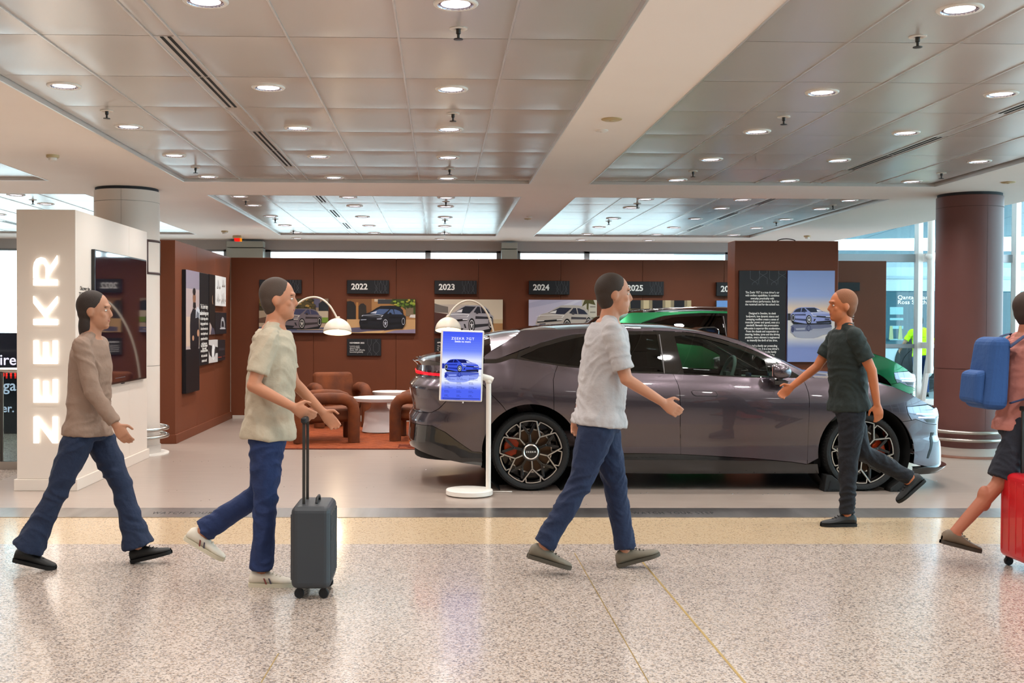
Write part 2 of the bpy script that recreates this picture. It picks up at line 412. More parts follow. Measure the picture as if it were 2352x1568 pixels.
# slot air diffusers
VD = thing('air_diffuser', 'x', 'air vent')
MB().box(-.06, .06, -.482, .482, -.001, .01).build('frame', m_trim, VD)
for s in (-.018, .022): MB().box(s-.009, s+.009, -.47, .47, -.0035, .0).build('slot', m_slot, VD)
first = True
for ci, bi, x, y in vents:
    o = VD if first else dup(VD); first = False; o.location = (x, y, ZT)
    o['label'] = ceil_label('twin slot air diffuser', vents, ci, bi, x, y); o['group'] = 'air diffusers in the ' + BAY[(ci, bi)]
# detectors, speakers and the red strobe on the plaster
m_beige = mat('aged_beige_plastic', '#c2ad84', .5)
def onceil(px, py): return F(px, py, ZP)
for px, py, lab in ((121, 356, 'beige smoke detector on the plaster at the upper left'), (516, 530, 'beige smoke detector on the plaster left of the red strobe'), (1854, 541, 'beige smoke detector above the tall brown pylon')):
    q = onceil(px, py); t = thing('smoke_detector', lab, 'smoke detector', (q.x, q.y, ZP))
    MB().lathe([(.0, 0), (.055, 0), (.055, -.022), (.045, -.026)], 20).build('base', m_beige, t, sm=40)
    MB().lathe([(.038, -.02), (.036, -.048), (.02, -.056), (0, -.056)], 20).build('sensor', m_white, t, sm=40)
for px, py, r, mm, lab in ((1405, 273, .075, m_beige, 'larger beige round speaker disc on the front plaster beam'), (1382, 299, .05, m_white, 'smaller white disc beside the beige speaker on the plaster beam'),
                       (1212, 502, .05, m_beige, 'beige disc on the rear plaster beam above the 2024 board'), (1216, 497, .04, m_white, 'white disc just beyond the rear beige disc'), (2316, 418, .07, m_beige, 'pale disc on the plaster above the plum column')):
    q = onceil(px, py); t = thing('ceiling_disc', lab, 'ceiling speaker', (q.x, q.y, ZP))
    MB().lathe([(.0, -.012), (r*.8, -.012), (r, -.006), (r, 0)], 24).build('cover', mm, t, sm=50)
    MB().lathe([(r*.25, -.0125), (r*.22, -.017), (0, -.017)], 14).build('boss', mm, t, sm=50)
q = onceil(545, 541); t = thing('alarm_strobe', 'red and orange alarm strobe hanging from the ceiling above the left wall', 'alarm light', (q.x, q.y, ZP))
MB().box(-.07, .07, -.05, .05, -.045, 0).build('base', m_beige, t, bevel=.008)
MB().hexa([(-.04,-.04,-.10),(.04,-.04,-.10),(.04,.03,-.10),(-.04,.03,-.10),(-.05,-.05,-.045),(.05,-.05,-.045),(.05,.03,-.045),(-.05,.03,-.045)]).build('red_lens', mat('red_lens', '#f01010', .2, emit='#ff1000', es=.6), t, bevel=.006)
MB().box(.05, .075, -.04, .04, -.10, -.045).build('amber_lens', mat('amber_lens', '#ff9a10', .2, emit='#ff8a00', es=.5), t, bevel=.006)

# --- outer walls
m_wallw = mat('warm_white_wall', '#d9cfc6', .7)
struct('wall_rear', MB().box(XL, XR, YR-.2, YR, 0, 4.6), mat('dark_unseen_wall', '#37332f', .5))  # unseen wall, coloured dark to dim reflections on car side and screen
struct('wall_left', MB().box(XL-.2, XL, YR, YB, 0, 3.3), m_wallw)
m_bulk = mat('grey_bulkhead', '#a9a6a4', .6)
m_frame = mat('grey_window_frame', '#8a8f93', .45, .3)
m_green = mat('pale_green_grey_cladding', '#a3aaa2', .55)
zh = P(900, 575, YB).z
struct('wall_back', MB().box(XL, 6.75, YB-.02, YB+.2, zh, ZP+.3).box(XL, 6.75, YB, YB+.2, 0, .75), m_bulk)
m_pane = glass('window_glass', '#eef6f6', 0., 1.25)
mul = [XL] + [-14.2, -12.4, -10.6, -8.8, -7.05, -5.35] + [P(x, 580, YB).x for x in (520, 615, 983, 1147, 1189, 1348, 1672)] + [6.75]
for i in range(len(mul)-1):
    a, b = mul[i], mul[i+1]; w = struct('window_%d' % (i+1), MB().box(a, a+.05, YB, YB+.1, .75, zh).box(b-.05, b, YB, YB+.1, .75, zh).box(a, b, YB, YB+.1, .75, .80).box(a, b, YB, YB+.1, zh-.035, zh), m_frame)
    MB().box(a+.05, b-.05, YB+.04, YB+.05, .8, zh-.035).build('pane', m_pane, w)
for x0, x1, n in ((524, 608, 1), (1151, 1187, 2)):
    a, b = P(x0, 580, YB-.1).x, P(x1, 580, YB-.1).x
    w = struct('wall_pier_%d' % n, MB().box(a, b, YB-.28, YB-.03, 0, 2.78), m_green, bevel=.006); w['kind'] = 'structure'
    MB().box(a, b, YB-.28, YB-.03, 2.795, ZP-.04).build('panel', m_green, w, bevel=.006)
# --- atrium to the right: high roof, glazing behind and at the side
struct('wall_fascia', MB().box(6.75, 6.95, YR, YB, ZP, 4.6), m_plaster)
struct('ceiling', MB().box(6.95, XR, YR, YB, 4.5, 4.6), m_plaster)
m_mul = mat('white_steel_mullion', '#e4e8e6', .4)
m_rail = mat('grey_transom', '#93a0a6', .4, .3)
m_curtain = glass('curtain_wall_glass', '#c6d9dc', 0., 1.3)
zr1a, zr1b = P(2000, 601, YB).z, P(2000, 583, YB).z
zr2a, zr2b = P(2060, 799, YB).z, P(2060, 790, YB).z
w = struct('window_30', MB().box(6.95, XR, YB, YB+.1, zr1a, zr1b).box(6.95, XR, YB, YB+.1, zr2a, zr2b), m_rail)
mx = [6.95, P(2107, 700, YB).x, P(2330, 700, YB).x, XR]
for i in range(3):
    for z0, z1 in ((.12, zr2a), (zr2b, zr1a), (zr1b, 4.5)):
        MB().box(mx[i]+.01, mx[i+1]-.01, YB+.04, YB+.05, z0, z1).build('pane', m_curtain, w)
for i, x in enumerate(mx[1:3]):
    MB().box(x-.045, x+.045, YB-.12, YB+.06, 0, 4.5).build('mullion', m_mul, w, bevel=.006)
MB().box(6.95, XR, YB-.1, YB+.15, 0, .12).build('sill', m_mul, w)
w = struct('window_31', MB().box(XR-.06, XR+.06, YR, YB, 0, .15).box(XR-.06, XR+.06, YR, YB, 4.4, 4.5).box(XR-.05, XR+.05, YR, YB, 2.6, 2.75), m_mul)
for k in range(10):
    y = YR + k*2.9
    MB().box(XR-.06, XR+.06, y-.04, y+.04, .15, 4.4).build('mullion', m_mul, w)
    if k < 9 and y+2.9 <= YB+.2: MB().box(XR-.005, XR+.005, y+.05, y+2.85, .16, 4.39).build('pane', m_curtain, w)
# wind post of the curtain wall: round tube, bracket and diagonal strut
t = thing('wind_post', 'white tubular wind post with bracket and diagonal strut in front of the glazing', 'steel post', (0, 0, 0))
xp = P(2137, 700, YB-.5).x
zb_ = P(2137, 857, YB-.5).z
MB().tube([(xp, YB-.5, zb_), (xp, YB-.5, 4.5)], .06, 20).build('tube', m_mul, t, sm=50)
MB().box(mx[1]+.04, xp, YB-.54, YB-.06, zr2a, zr2b+.04).build('bracket', m_mul, t, bevel=.01)
MB().box(mx[1]+.04, xp+.08, YB-.54, YB-.06, zr1a, zr1b).build('bracket', m_mul, t, bevel=.01)
MB().ball((xp, YB-.5, (zr1a+zr1b)/2), (.1, .07, .07)).build('collar', m_mul, t, sm=180)
MB().hexa([(mx[1]+.02,YB-.16,.10),(mx[1]+.10,YB-.16,.10),(mx[1]+.10,YB-.08,.10),(mx[1]+.02,YB-.08,.10),(xp-.05,YB-.54,zr2a-.1),(xp+.02,YB-.54,zr2a-.1),(xp+.02,YB-.46,zr2a-.1),(xp-.05,YB-.46,zr2a-.1)]).build('strut', m_mul, t, bevel=.006)
# --- outside
struct('ground_outside', MB().box(-40, 60, YB+.2, 90, -.12, -.02), mat('pale_concrete_apron', '#8d9090', .8, var='#848888', vscale=.6))
m_can = mat('pale_blue_canopy_panel', '#8fa3ad', .5)
t = thing('canopy', 'pale panelled canopy over the bus bay outside the glazing', 'canopy', (0, 0, 0))
for i in range(7):
    for j in range(4):
        x0, y0 = 4.2+i*2.2, 22.0+j*3.0
        zc = lambda x, y: 4.55 - .045*(y-22) + .02*(x-8)
        pts = [(x, y, zc(x, y)) for x, y in ((x0+.015, y0+.015), (x0+2.185, y0+.015), (x0+2.185, y0+2.985), (x0+.015, y0+2.985))]
        MB().hexa(pts + [(x, y, z+.12) for x, y, z in pts]).build('canopy_panel', m_can, t)
for x in (6.5, 14.5): MB().tube([(x, 32, 0), (x, 32, 4.1)], .12, 14).build('post', m_mul, t, sm=50)
# coach
m_bus = mat('white_coach_paint', '#b2bcc1', .3, coat=.5); m_busg = mat('teal_coach_glass', '#0e3a46', .06, coat=.6); m_led = mat('white_led_text', '#ffffff', .5, emit='#f4ffff', es=1.6)
m_led.cycles.emission_sampling = 'NONE'; YBUS = 24.5
t = thing('coach', 'white coach with dark teal windows parked outside the glazing', 'bus', (0, 0, 0))
zt = 3.15; zw1, zw0 = P(2080, 668, YBUS).z, P(2080, 800, YBUS).z
x0, x1 = 5.2, 16.5
prof = [(YBUS, .35), (YBUS, 2.75), (YBUS+.12, 3.0), (YBUS+.4, 3.15), (YBUS+2.1, 3.15), (YBUS+2.45, 2.9), (YBUS+2.5, .35)]
MB().prism(prof, x0, x1, 'YZ').build('body', m_bus, t)
for k in range(5):
    a = x0+.2+k*2.24; MB().box(a, a+2.18, YBUS-.02, YBUS+.02, zw0, zw1).build('side_window', m_busg, t, bevel=.03)
MB().box(x0, x1, YBUS-.03, YBUS, zw1+.27, zw1+.33).build('rub_rail', m_rail, t)
for px in (2118, 2420):
    xc = P(px, 850, YBUS).x
    MB().lathe([(.62, 0), (.62, -.025), (0, -.026)], 28, (xc, YBUS, .62), 'Y').build('wheel_arch', m_black, t)
    wh = MB().lathe([(.0, -.05), (.25, -.05), (.28, -.03), (.48, -.04), (.5, 0)], 28, (xc, YBUS, .5), 'Y').build('wheel', m_black, t, sm=40)
    MB().lathe([(.0, -.07), (.1, -.07), (.24, -.052)], 20, (xc, YBUS, .5), 'Y').build('hub', m_steel, wh, sm=40)
q0, q1 = P(2062, 683, YBUS-.04), P(2062, 694, YBUS-.04)
for q, s in ((q0, 'Qantas Gara'), (q1, 'Ross Sm th A')):
    text('led_text', s, .125, (q.x, YBUS-.03, q.z), FRONT, m_led, t, off=.0, sx=1.15)
q = P(2068, 801, YBUS-.04); text('door_text', 'swissp', .13, (q.x, YBUS-.01, q.z-.02), FRONT, mat('dark_teal_lettering', '#14343c', .5), t)
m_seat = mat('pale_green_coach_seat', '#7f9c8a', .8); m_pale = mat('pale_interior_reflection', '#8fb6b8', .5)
for px, dx in ((2047, 0), (2068, .0)):
    q = P(px, 760, YBUS-.03); o = MB().hexa([(q.x-.05, YBUS-.03, zw0+.2), (q.x+.05, YBUS-.03, zw0+.2), (q.x+.05, YBUS-.022, zw0+.2), (q.x-.05, YBUS-.022, zw0+.2), (q.x-.03, YBUS-.03, zw0+.5), (q.x+.03, YBUS-.03, zw0+.5), (q.x+.03, YBUS-.022, zw0+.5), (q.x-.03, YBUS-.022, zw0+.5)]).build('window_patch', mat('pale_yellow_decal', '#a9ab7c', .6), t)
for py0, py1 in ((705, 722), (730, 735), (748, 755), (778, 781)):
    a, b = P(2044, py1, YBUS-.03), P(2075, py0, YBUS-.03); MB().box(a.x, b.x, YBUS-.026, YBUS-.021, a.z, b.z).build('window_patch', m_pale, t)  # interior reflections in the coach glass, painted as flat pale bars
a, b = P(2040, 811, YBUS-.03), P(2050, 802, YBUS-.03)

# --- columns
def column(px, mm, cat_lab, name, panels, name_, jc):
    cx = P(px, 741, 12.45).x; t = thing(name, cat_lab, 'column', (cx, 12.45, 0))
    R = .352; n = 44
    for k in range(panels):
        a0, a1 = 2*pi*k/panels+.62+.004, 2*pi*(k+1)/panels+.62-.004
        for z0, z1 in ((.10, .98), (.985, ZP-.16), (ZP-.155, ZP-.035)):
            rows = [[(R*cos(a0+(a1-a0)*i/n), R*sin(a0+(a1-a0)*i/n), z) for i in range(n+1)] for z in (z0, z1)]
            MB().grid(rows).build('cladding_panel', mm, t, sm=60)
    MB().lathe([(R-.006, .0), (R-.006, ZP-.03)], 48).build('core', mat('column_joint_'+name_, jc, .7), t, sm=60)
    MB().lathe([(R-.012, ZP-.04), (R-.012, ZP)], 48).build('shadow_ring', mat('dark_column_gap', '#2a2a2e', .7), t, sm=60)
    MB().lathe([(R+.012, 0), (R+.012, .10), (R-.004, .105)], 48).build('plinth', mat('pale_grey_plinth', '#c9bfb6', .5), t, sm=40)
    for z in (.20, .285):
        MB().tube([((R+.085)*cos(a), (R+.085)*sin(a), z) for a in [2*pi*i/48 for i in range(48)]], .021, 12, closed=True, ref=(0,0,1)).build('guard_rail', m_steel, t, sm=180)
        for k in range(6):
            a = 2*pi*(k+.5)/6; MB().tube([((R-.01)*cos(a), (R-.01)*sin(a), z), ((R+.085)*cos(a), (R+.085)*sin(a), z)], .009, 8).build('bracket', m_steel, t, sm=60)
    MB().lathe([(R+.014, .0), (R+.10, .0), (R+.10, .012), (R+.014, .018)], 48).build('floor_ring', m_white if mm is m_cream else mat('worn_brown_ring', '#8a5f4e', .6), t, sm=30)
    return t
colL = column(292, m_cream, 'round cream column behind the white kiosk', 'column', 3, 'cream', '#a99d92')
colR = column(2224, m_brown2, 'round plum brown column with twin steel guard rails at right', 'column', 3, 'plum', '#4f302c')
# framed notice on the cream column
cxL = P(292, 741, 12.45).x; zt_, zb_ = P(356, 549, 12.2).z, P(356, 629, 12.2).z
t = thing('framed_notice', 'narrow brown framed notice curved around the cream column', 'notice', (cxL, 12.45, 0))
mfr = mat('dark_brown_frame', '#4a3634', .5)
def arcs(r, a0, a1, z0, z1, n=14): return MB().grid([[(r*cos(radians(a0+(a1-a0)*i/n)), r*sin(radians(a0+(a1-a0)*i/n)), z) for i in range(n+1)] for z in (z0, z1)])
arcs(.356, -41, 12, zb_, zt_).build('sheet', m_cream, t, sm=60)
for a0, a1, z0, z1 in ((-42, -36, zb_, zt_), (6, 13, zb_, zt_), (-36, 6, zb_, zb_+.025), (-36, 6, zt_-.025, zt_)):
    o = arcs(.360, a0, a1, z0, z1).build('frame', mfr, t, sm=60); so = o.modifiers.new('thick', 'SOLIDIFY'); so.thickness = .008

# --- brown exhibition partitions
def partition(name, label, x0, x1, y0, y1, z1, axis, n, sk=.11):
    t = thing(name, label, 'partition wall', (0, 0, 0))
    for k in range(n):
        if axis == 'X':
            a, b = x0+(x1-x0)*k/n, x0+(x1-x0)*(k+1)/n; MB().box(a+.0015, b-.0015, y0, y1, 0, z1).build('panel', m_brown, t, bevel=.003, seg=1)
        else:
            a, b = y0+(y1-y0)*k/n, y0+(y1-y0)*(k+1)/n; MB().box(x0, x1, a+.0015, b-.0015, 0, z1).build('panel', m_brown, t, bevel=.003, seg=1)
    return t
ZW = 2.453
wl = partition('display_wall', 'brown side partition with portrait and sketch boards behind the cream column', -3.42, -3.19, 13.45, 17.0, ZW, 'Y', 3)
MB().box(-3.44, -3.17, 13.43, 16.98, 0, .11).build('skirting', m_brown, wl, bevel=.004)
xe = P(2036, 650, 17.0).x
wb = partition('display_wall', 'long brown back partition carrying the year boards', -3.19, xe, 17.0, 17.22, ZW, 'X', 8)
MB().box(-3.16, xe, 16.985, 17.0, 0, .05).build('skirting', mat('pale_skirting', '#c8bdb2', .5), wb)
PYX0, PYX1, PYY = P(1687, 700, 13.0).x, P(1925, 700, 13.0).x, 13.0
wp = partition('display_pylon', 'tall brown freestanding pylon with a text board and a car poster', PYX0, PYX1, PYY, PYY+.33, ZW, 'X', 1)
MB().box(PYX0-.015, PYX1+.015, PYY-.015, PYY+.345, 0, .11).build('skirting', m_brown, wp, bevel=.004)
MB().tube([(P(1785, 548, 13.1).x + .11*(1-cos(a)) , PYY+.1, ZW + .03*sin(a)) for a in [pi*i/10 for i in range(11)]], .006, 8).build('cable_loop', m_black, wp, sm=180)
# ================================================================== CARS
CX0, CYC = P(1219.4, 1040.4, 9.70).x, 10.62
def lerp_tab(tab, x):
    if x <= tab[0][0]: return tab[0][1]
    for (a, b), (c, d) in zip(tab, tab[1:]):
        if x <= c: return b + (d-b)*(x-a)/(c-a)
    return tab[-1][1]
def smooth_tab(tab, x):
    if x <= tab[0][0]: return tab[0][1]
    if x >= tab[-1][0]: return tab[-1][1]
    n = len(tab)
    for i in range(n-1):
        if x <= tab[i+1][0]:
            x0, y0 = tab[i]; x1, y1 = tab[i+1]; h = x1-x0
            m0 = (y1-tab[i-1][1])/(x1-tab[i-1][0]) if i > 0 else (y1-y0)/h
            m1 = (tab[i+2][1]-y0)/(tab[i+2][0]-x0) if i < n-2 else (y1-y0)/h
            u = (x-x0)/h
            return (2*u**3-3*u*u+1)*y0 + (u**3-2*u*u+u)*h*m0 + (-2*u**3+3*u*u)*y1 + (u**3-u*u)*h*m1
BELT = [(p.x-CX0, p.z) for p in (P(x, y, 9.78) for x, y in ((940,850),(1111,833),(1176,824),(1281,839),(1440,856),(1571,860),(1740,867),(1871,867),(1975,871),(2056,880),(2160,890)))]
WPROF = [(0,.845),(.12,.885),(.22,.912),(.34,.922),(.5,.936),(.62,.946),(.72,.95),(.80,.944),(.88,.926),(.95,.900),(1.0,.872)]
XB, XA, NF, LQ = 2.95, -.25, 3.6, .9
XF = sorted([(P(x, y, 9.95).z, P(x, y, 9.95).x-CX0+.085) for x, y in ((2146,931),(2151,938),(2155,955),(2152,974),(2153,987),(2151,999),(2159,1012),(2162,1027),(2163,1050),(2163,1066),(2150,1083))])
XRr = sorted([(P(x, y, 10.1).z, P(x, y, 10.1).x-CX0-.05) for x, y in ((968,829),(966,852),(969,863),(949.5,885),(953,905),(958.5,928),(959.5,941),(949,957),(951,966),(949,990),(947,1008),(949,1020),(956,1034))])
def halfw(x, z):
    zb = smooth_tab(BELT, x); v = z/zb
    if v <= 1:
        y = smooth_tab(WPROF, v)
        for xc, a in ((.02, .016), (2.93, .010)):
            y += a*math.exp(-((x-xc)/.45)**2)*math.exp(-((v-.70)/.18)**2)
        return y
    d = z-zb; y = .872 - .43*d - .38*d*d
    if x < .9: y -= .075*((.9-x)/1.7)**2*min(1, d/.12)
    return y
def surf(t, z):
    if XA <= t <= XB: return Vector((t, halfw(t, z), z))
    if t > XB: xb, xe, w, ph = XB, lerp_tab(XF, z), halfw(XB, z), min((t-XB)/LQ, 1)*pi/2
    else: xb, xe, w, ph = XA, lerp_tab(XRr, z), halfw(XA, z), min((XA-t)/LQ, 1)*pi/2
    r = 1/((sin(ph)**NF + cos(ph)**NF)**(1/NF))
    return Vector((xb + (xe-xb)*r*sin(ph), max(w*r*cos(ph), 0), z))
def T(px, py):
    Y = 9.7
    for it in range(14):
        p = P(px, py, Y); xx, zz = p.x-CX0, p.z
        lo, hi = XA-LQ*.78, XB+LQ*.78
        for k in range(26):
            m = (lo+hi)/2
            if surf(m, zz).x < xx: lo = m
            else: hi = m
        y = surf(lo, zz).y; Y = Y*.4 + (CYC-y)*.6
    return (lo, zz)
TF, TR = XB+LQ, XA-LQ
def nrm(t, z):
    e = .004; t = min(max(t, TR+.01), TF-.01)
    a = surf(t+e, z)-surf(t-e, z); b = surf(t, z+e)-surf(t, z-e)
    n = a.cross(b).normalized()      # near side is y<0 after mirroring
    if n.y < 0 and XA <= t <= XB: n = -n
    c = surf(t, z) - Vector((1.4, 0, z))
    return n if n.dot(c) > 0 else -n
def inpoly(p, poly):
    x, y = p; r = False; j = len(poly)-1
    for i in range(len(poly)):
        xi, yi = poly[i]; xj, yj = poly[j]
        if (yi > y) != (yj > y) and x < (xj-xi)*(y-yi)/(yj-yi)+xi: r = not r
        j = i
    return r
def area(poly): return sum(poly[i-1][0]*poly[i][1]-poly[i][0]*poly[i-1][1] for i in range(len(poly)))/2
def shrink(poly, d):
    if area(poly) < 0: poly = poly[::-1]
    out = []; n = len(poly)
    for i in range(n):
        a, b, c = Vector(poly[i-1]), Vector(poly[i]), Vector(poly[(i+1) % n])
        e1, e2 = (b-a), (c-b)
        if e1.length < 1e-6 or e2.length < 1e-6: continue
        e1.normalize(); e2.normalize(); n1, n2 = Vector((-e1.y, e1.x)), Vector((-e2.y, e2.x)); m = n1+n2
        if m.length < .3: m = n1
        m.normalize(); k = max(.4, m.dot(n1)); out.append(tuple(b + m*(d/k)))
    return out
def resamp(poly, s):
    out = []
    for i in range(len(poly)):
        a, b = Vector(poly[i]), Vector(poly[(i+1) % len(poly)]); n = max(1, int((b-a).length/s))
        for k in range(n): out.append(tuple(a.lerp(b, k/n)))
    return out
def segd(p, poly):
    d = 9
    for i in range(len(poly)):
        a, b = poly[i-1], poly[i]; ax, ay = a; bx, by = b; dx, dy = bx-ax, by-ay; L = dx*dx+dy*dy
        u = 0 if L < 1e-12 else max(0, min(1, ((p[0]-ax)*dx+(p[1]-ay)*dy)/L))
        q = (p[0]-ax-u*dx)**2 + (p[1]-ay-u*dy)**2; d = min(d, q)
    return sqrt(d)
def panel(name, outline, m, parent, holes=(), gap=.0022, inset=0., flange=.018, step=.045):
    # sheet of bodywork: an outline in (length, height) wrapped on the body surface, edges folded in
    loops = [resamp(shrink(outline, gap), step*.7)] + [list(reversed(resamp(shrink(h, -gap), step*.7))) for h in holes]
    pts = []; edges = []
    for lp in loops:
        o = len(pts); pts += lp; edges += [(o+i, o+(i+1) % len(lp)) for i in range(len(lp))]
    xs = [p[0] for p in loops[0]]; zs = [p[1] for p in loops[0]]
    x = min(xs)+step/2
    allb = loops
    while x < max(xs):
        z = min(zs)+step/2
        while z < max(zs):
            p = (x, z)
            if inpoly(p, loops[0]) and not any(inpoly(p, h) for h in loops[1:]) and all(segd(p, lp) > step*.4 for lp in allb): pts.append(p)
            z += step
        x += step
    vs, es, fs, *_ = delaunay_2d_cdt([Vector(p) for p in pts], edges, [], 0, 1e-6)
    ok = []
    for f in fs:
        c = sum((vs[i] for i in f), Vector((0, 0)))/len(f)
        if inpoly(c, loops[0]) and not any(inpoly(c, h) for h in loops[1:]): ok.append(tuple(f))
    N = [nrm(v.x, v.y) for v in vs]
    V = [surf(v.x, v.y) - N[i]*inset for i, v in enumerate(vs)]
    cnt = {}
    for f in ok:
        for i in range(len(f)):
            e = (f[i], f[(i+1) % len(f)]); cnt[e] = 1
    faces = [list(f) for f in ok]; NN = list(N)
    if flange:
        for (a, b) in list(cnt):
            if (b, a) not in cnt:
                o = len(V); V += [V[a], V[b], V[b]-N[b]*flange, V[a]-N[a]*flange]; NN += [N[a], N[b], N[b], N[a]]; faces.append([o+3, o+2, o+1, o])
    V = [(v.x, -v.y, v.z) for v in V]; NN = [(n.x, -n.y, n.z) for n in NN]
    me = bpy.data.meshes.new(name); me.from_pydata(V, [], faces)
    me.polygons.foreach_set('use_smooth', [True]*len(me.polygons)); me.update()
    for p in me.polygons:
        a = Vector(NN[p.vertices[0]])
        if p.normal.dot(a) < 0: p.flip()
    me.update(); me.normals_split_custom_set_from_vertices(NN)
    me.materials.append(m); o = bpy.data.objects.new(name, me); COL.objects.link(o); o.parent = parent; return o
def arch(c, r, a0, a1, n=18):
    return [T(c[0]+r*cos(radians(a0+(a1-a0)*i/n)), c[1]-r*sin(radians(a0+(a1-a0)*i/n))) for i in range(n+1)]
def TT(*pts): return [T(*p) for p in pts]
RC_, FC_ = (1219.4, 1040.4), (1989.4, 1040.8)
BL = TT((1111,834),(1141,833.5),(1156,829.7),(1176,822.5),(1217.6,828.4),(1281,839),(1360,848),(1440,855.8),(1526.7,857.8),(1546,858.6),(1571,859.7),(1660,863.5),(1740,866.7),(1800,867.2),(1843,867.5))
DOORGAP = TT((1546,858.6),(1555,877),(1561,896),(1562,911),(1562.5,980),(1563.5,1043))
FGAP = TT((1843,867.5),(1850.7,884),(1857,902),(1859,917),(1857,980),(1854,1066))
RGAP = TT((1281,839),(1275,855),(1271,872),(1272,942))
BGAP = TT((1080,862),(1111,885),(1128,905.4),(1163,944))
TGAP = TT((1040,838),(1050,846),(1080,862),(1062,880),(1040,905),(1020.6,925.7),(1007.7,938.7),(991,947),(965,946.5))
zT = T(965, 946.5)[1]
def cen(z, s): return (TF-.001 if s > 0 else TR+.001, z)
RAILT = TT((1111.7,817),(1128,805.5),(1161.4,785.7),(1187,768.5),(1196,759.5),(1207,757.2),(1249.4,757),(1320,755.5),(1390,753.8),(1440,752),(1529,753),(1593,759.5),(1646.6,766),(1695,781),(1740,801.6),(1766.5,815),(1817.6,840.8),(1871,867))
RAILB = TT((1843,866.6),(1815,851),(1784,832),(1771.6,823),(1740,808),(1700,792),(1656.8,778.7),(1605.8,766.6),(1567.6,761.5),(1500,759),(1440,758.5),(1380,761),(1314.5,767),(1294,771.7),(1243,785.7),(1192,805.5),(1161.4,817),(1141,823.3),(1111.7,824))
FT = TT((1871,867),(1905,869),(1975,873.5),(2017,879),(2056,890),(2094,906),(2132,928),(2146,936))
zH = FT[-1][1]
FGLASS = TT((1550,771),(1567,769),(1606,774),(1657,787.5),(1700,801),(1740,818),(1756,827),(1766,864.5),(1740,863.5),(1660,860.5),(1572,856.5),(1560,812))
QGLASS = TT((1196,818.5),(1243,797),(1294,782.5),(1340,772),(1440,767),(1508,767),(1523,853.5),(1440,851.5),(1360,844),(1281,834.5),(1217,825))

def mirror_y(o, parent):
    c = o.copy(); COL.objects.link(c); c.parent = parent; c.scale = (c.scale[0], -c.scale[1], c.scale[2])
    for ch in o.children:
        d = ch.copy(); COL.objects.link(d); d.parent = c
    return c
def edge_grid(name, edge, crowns, bows, m, parent, M=17, p=2.2, sm=180):
    rows = []
    for (x, y, z), c, b in zip(edge, crowns, bows):
        y = abs(y); rows.append([(x + b*(1-v*v), v*y, z + c*(1-abs(v)**p)) for v in [-1+2*k/(M-1) for k in range(M)]])
    return MB().grid(rows).build(name, m, parent, sm=sm)
m_tyre = mat('black_tyre_rubber', '#141414', .75, bump=.3, bscale=120)
m_rimb = mat('gloss_black_alloy', '#0b0b0d', .18, coat=.8); m_rims = mat('machined_silver_edge', '#dcd8d2', .22, .9)
m_disc = mat('brown_brake_disc', '#5e4a3a', .35, .9); m_cal = mat('orange_brake_caliper', '#e2470c', .35, coat=.4)
m_under = mat('dark_underbody', '#121212', .9); m_cab = mat('grey_green_cabin_trim', '#7e8783', .7); m_cab2 = mat('mauve_grey_door_card', '#95878a', .6)
m_drl = mat('white_daytime_light', '#ffffff', .2, emit='#eaf0ff', es=2.2); m_lens = mat('silver_headlamp', '#77737f', .12, .85, coat=1.)
m_red = mat('red_tail_light_bar', '#ff1520', .2, emit='#ff0614', es=3.0); m_redd = mat('dark_red_lens', '#3a0508', .1, coat=1.)
g_front = glass('clear_green_side_glass', '#b9cbc3', 0., 1.38); g_dark = glass('privacy_glass', '#15171a', 0., 1.42)

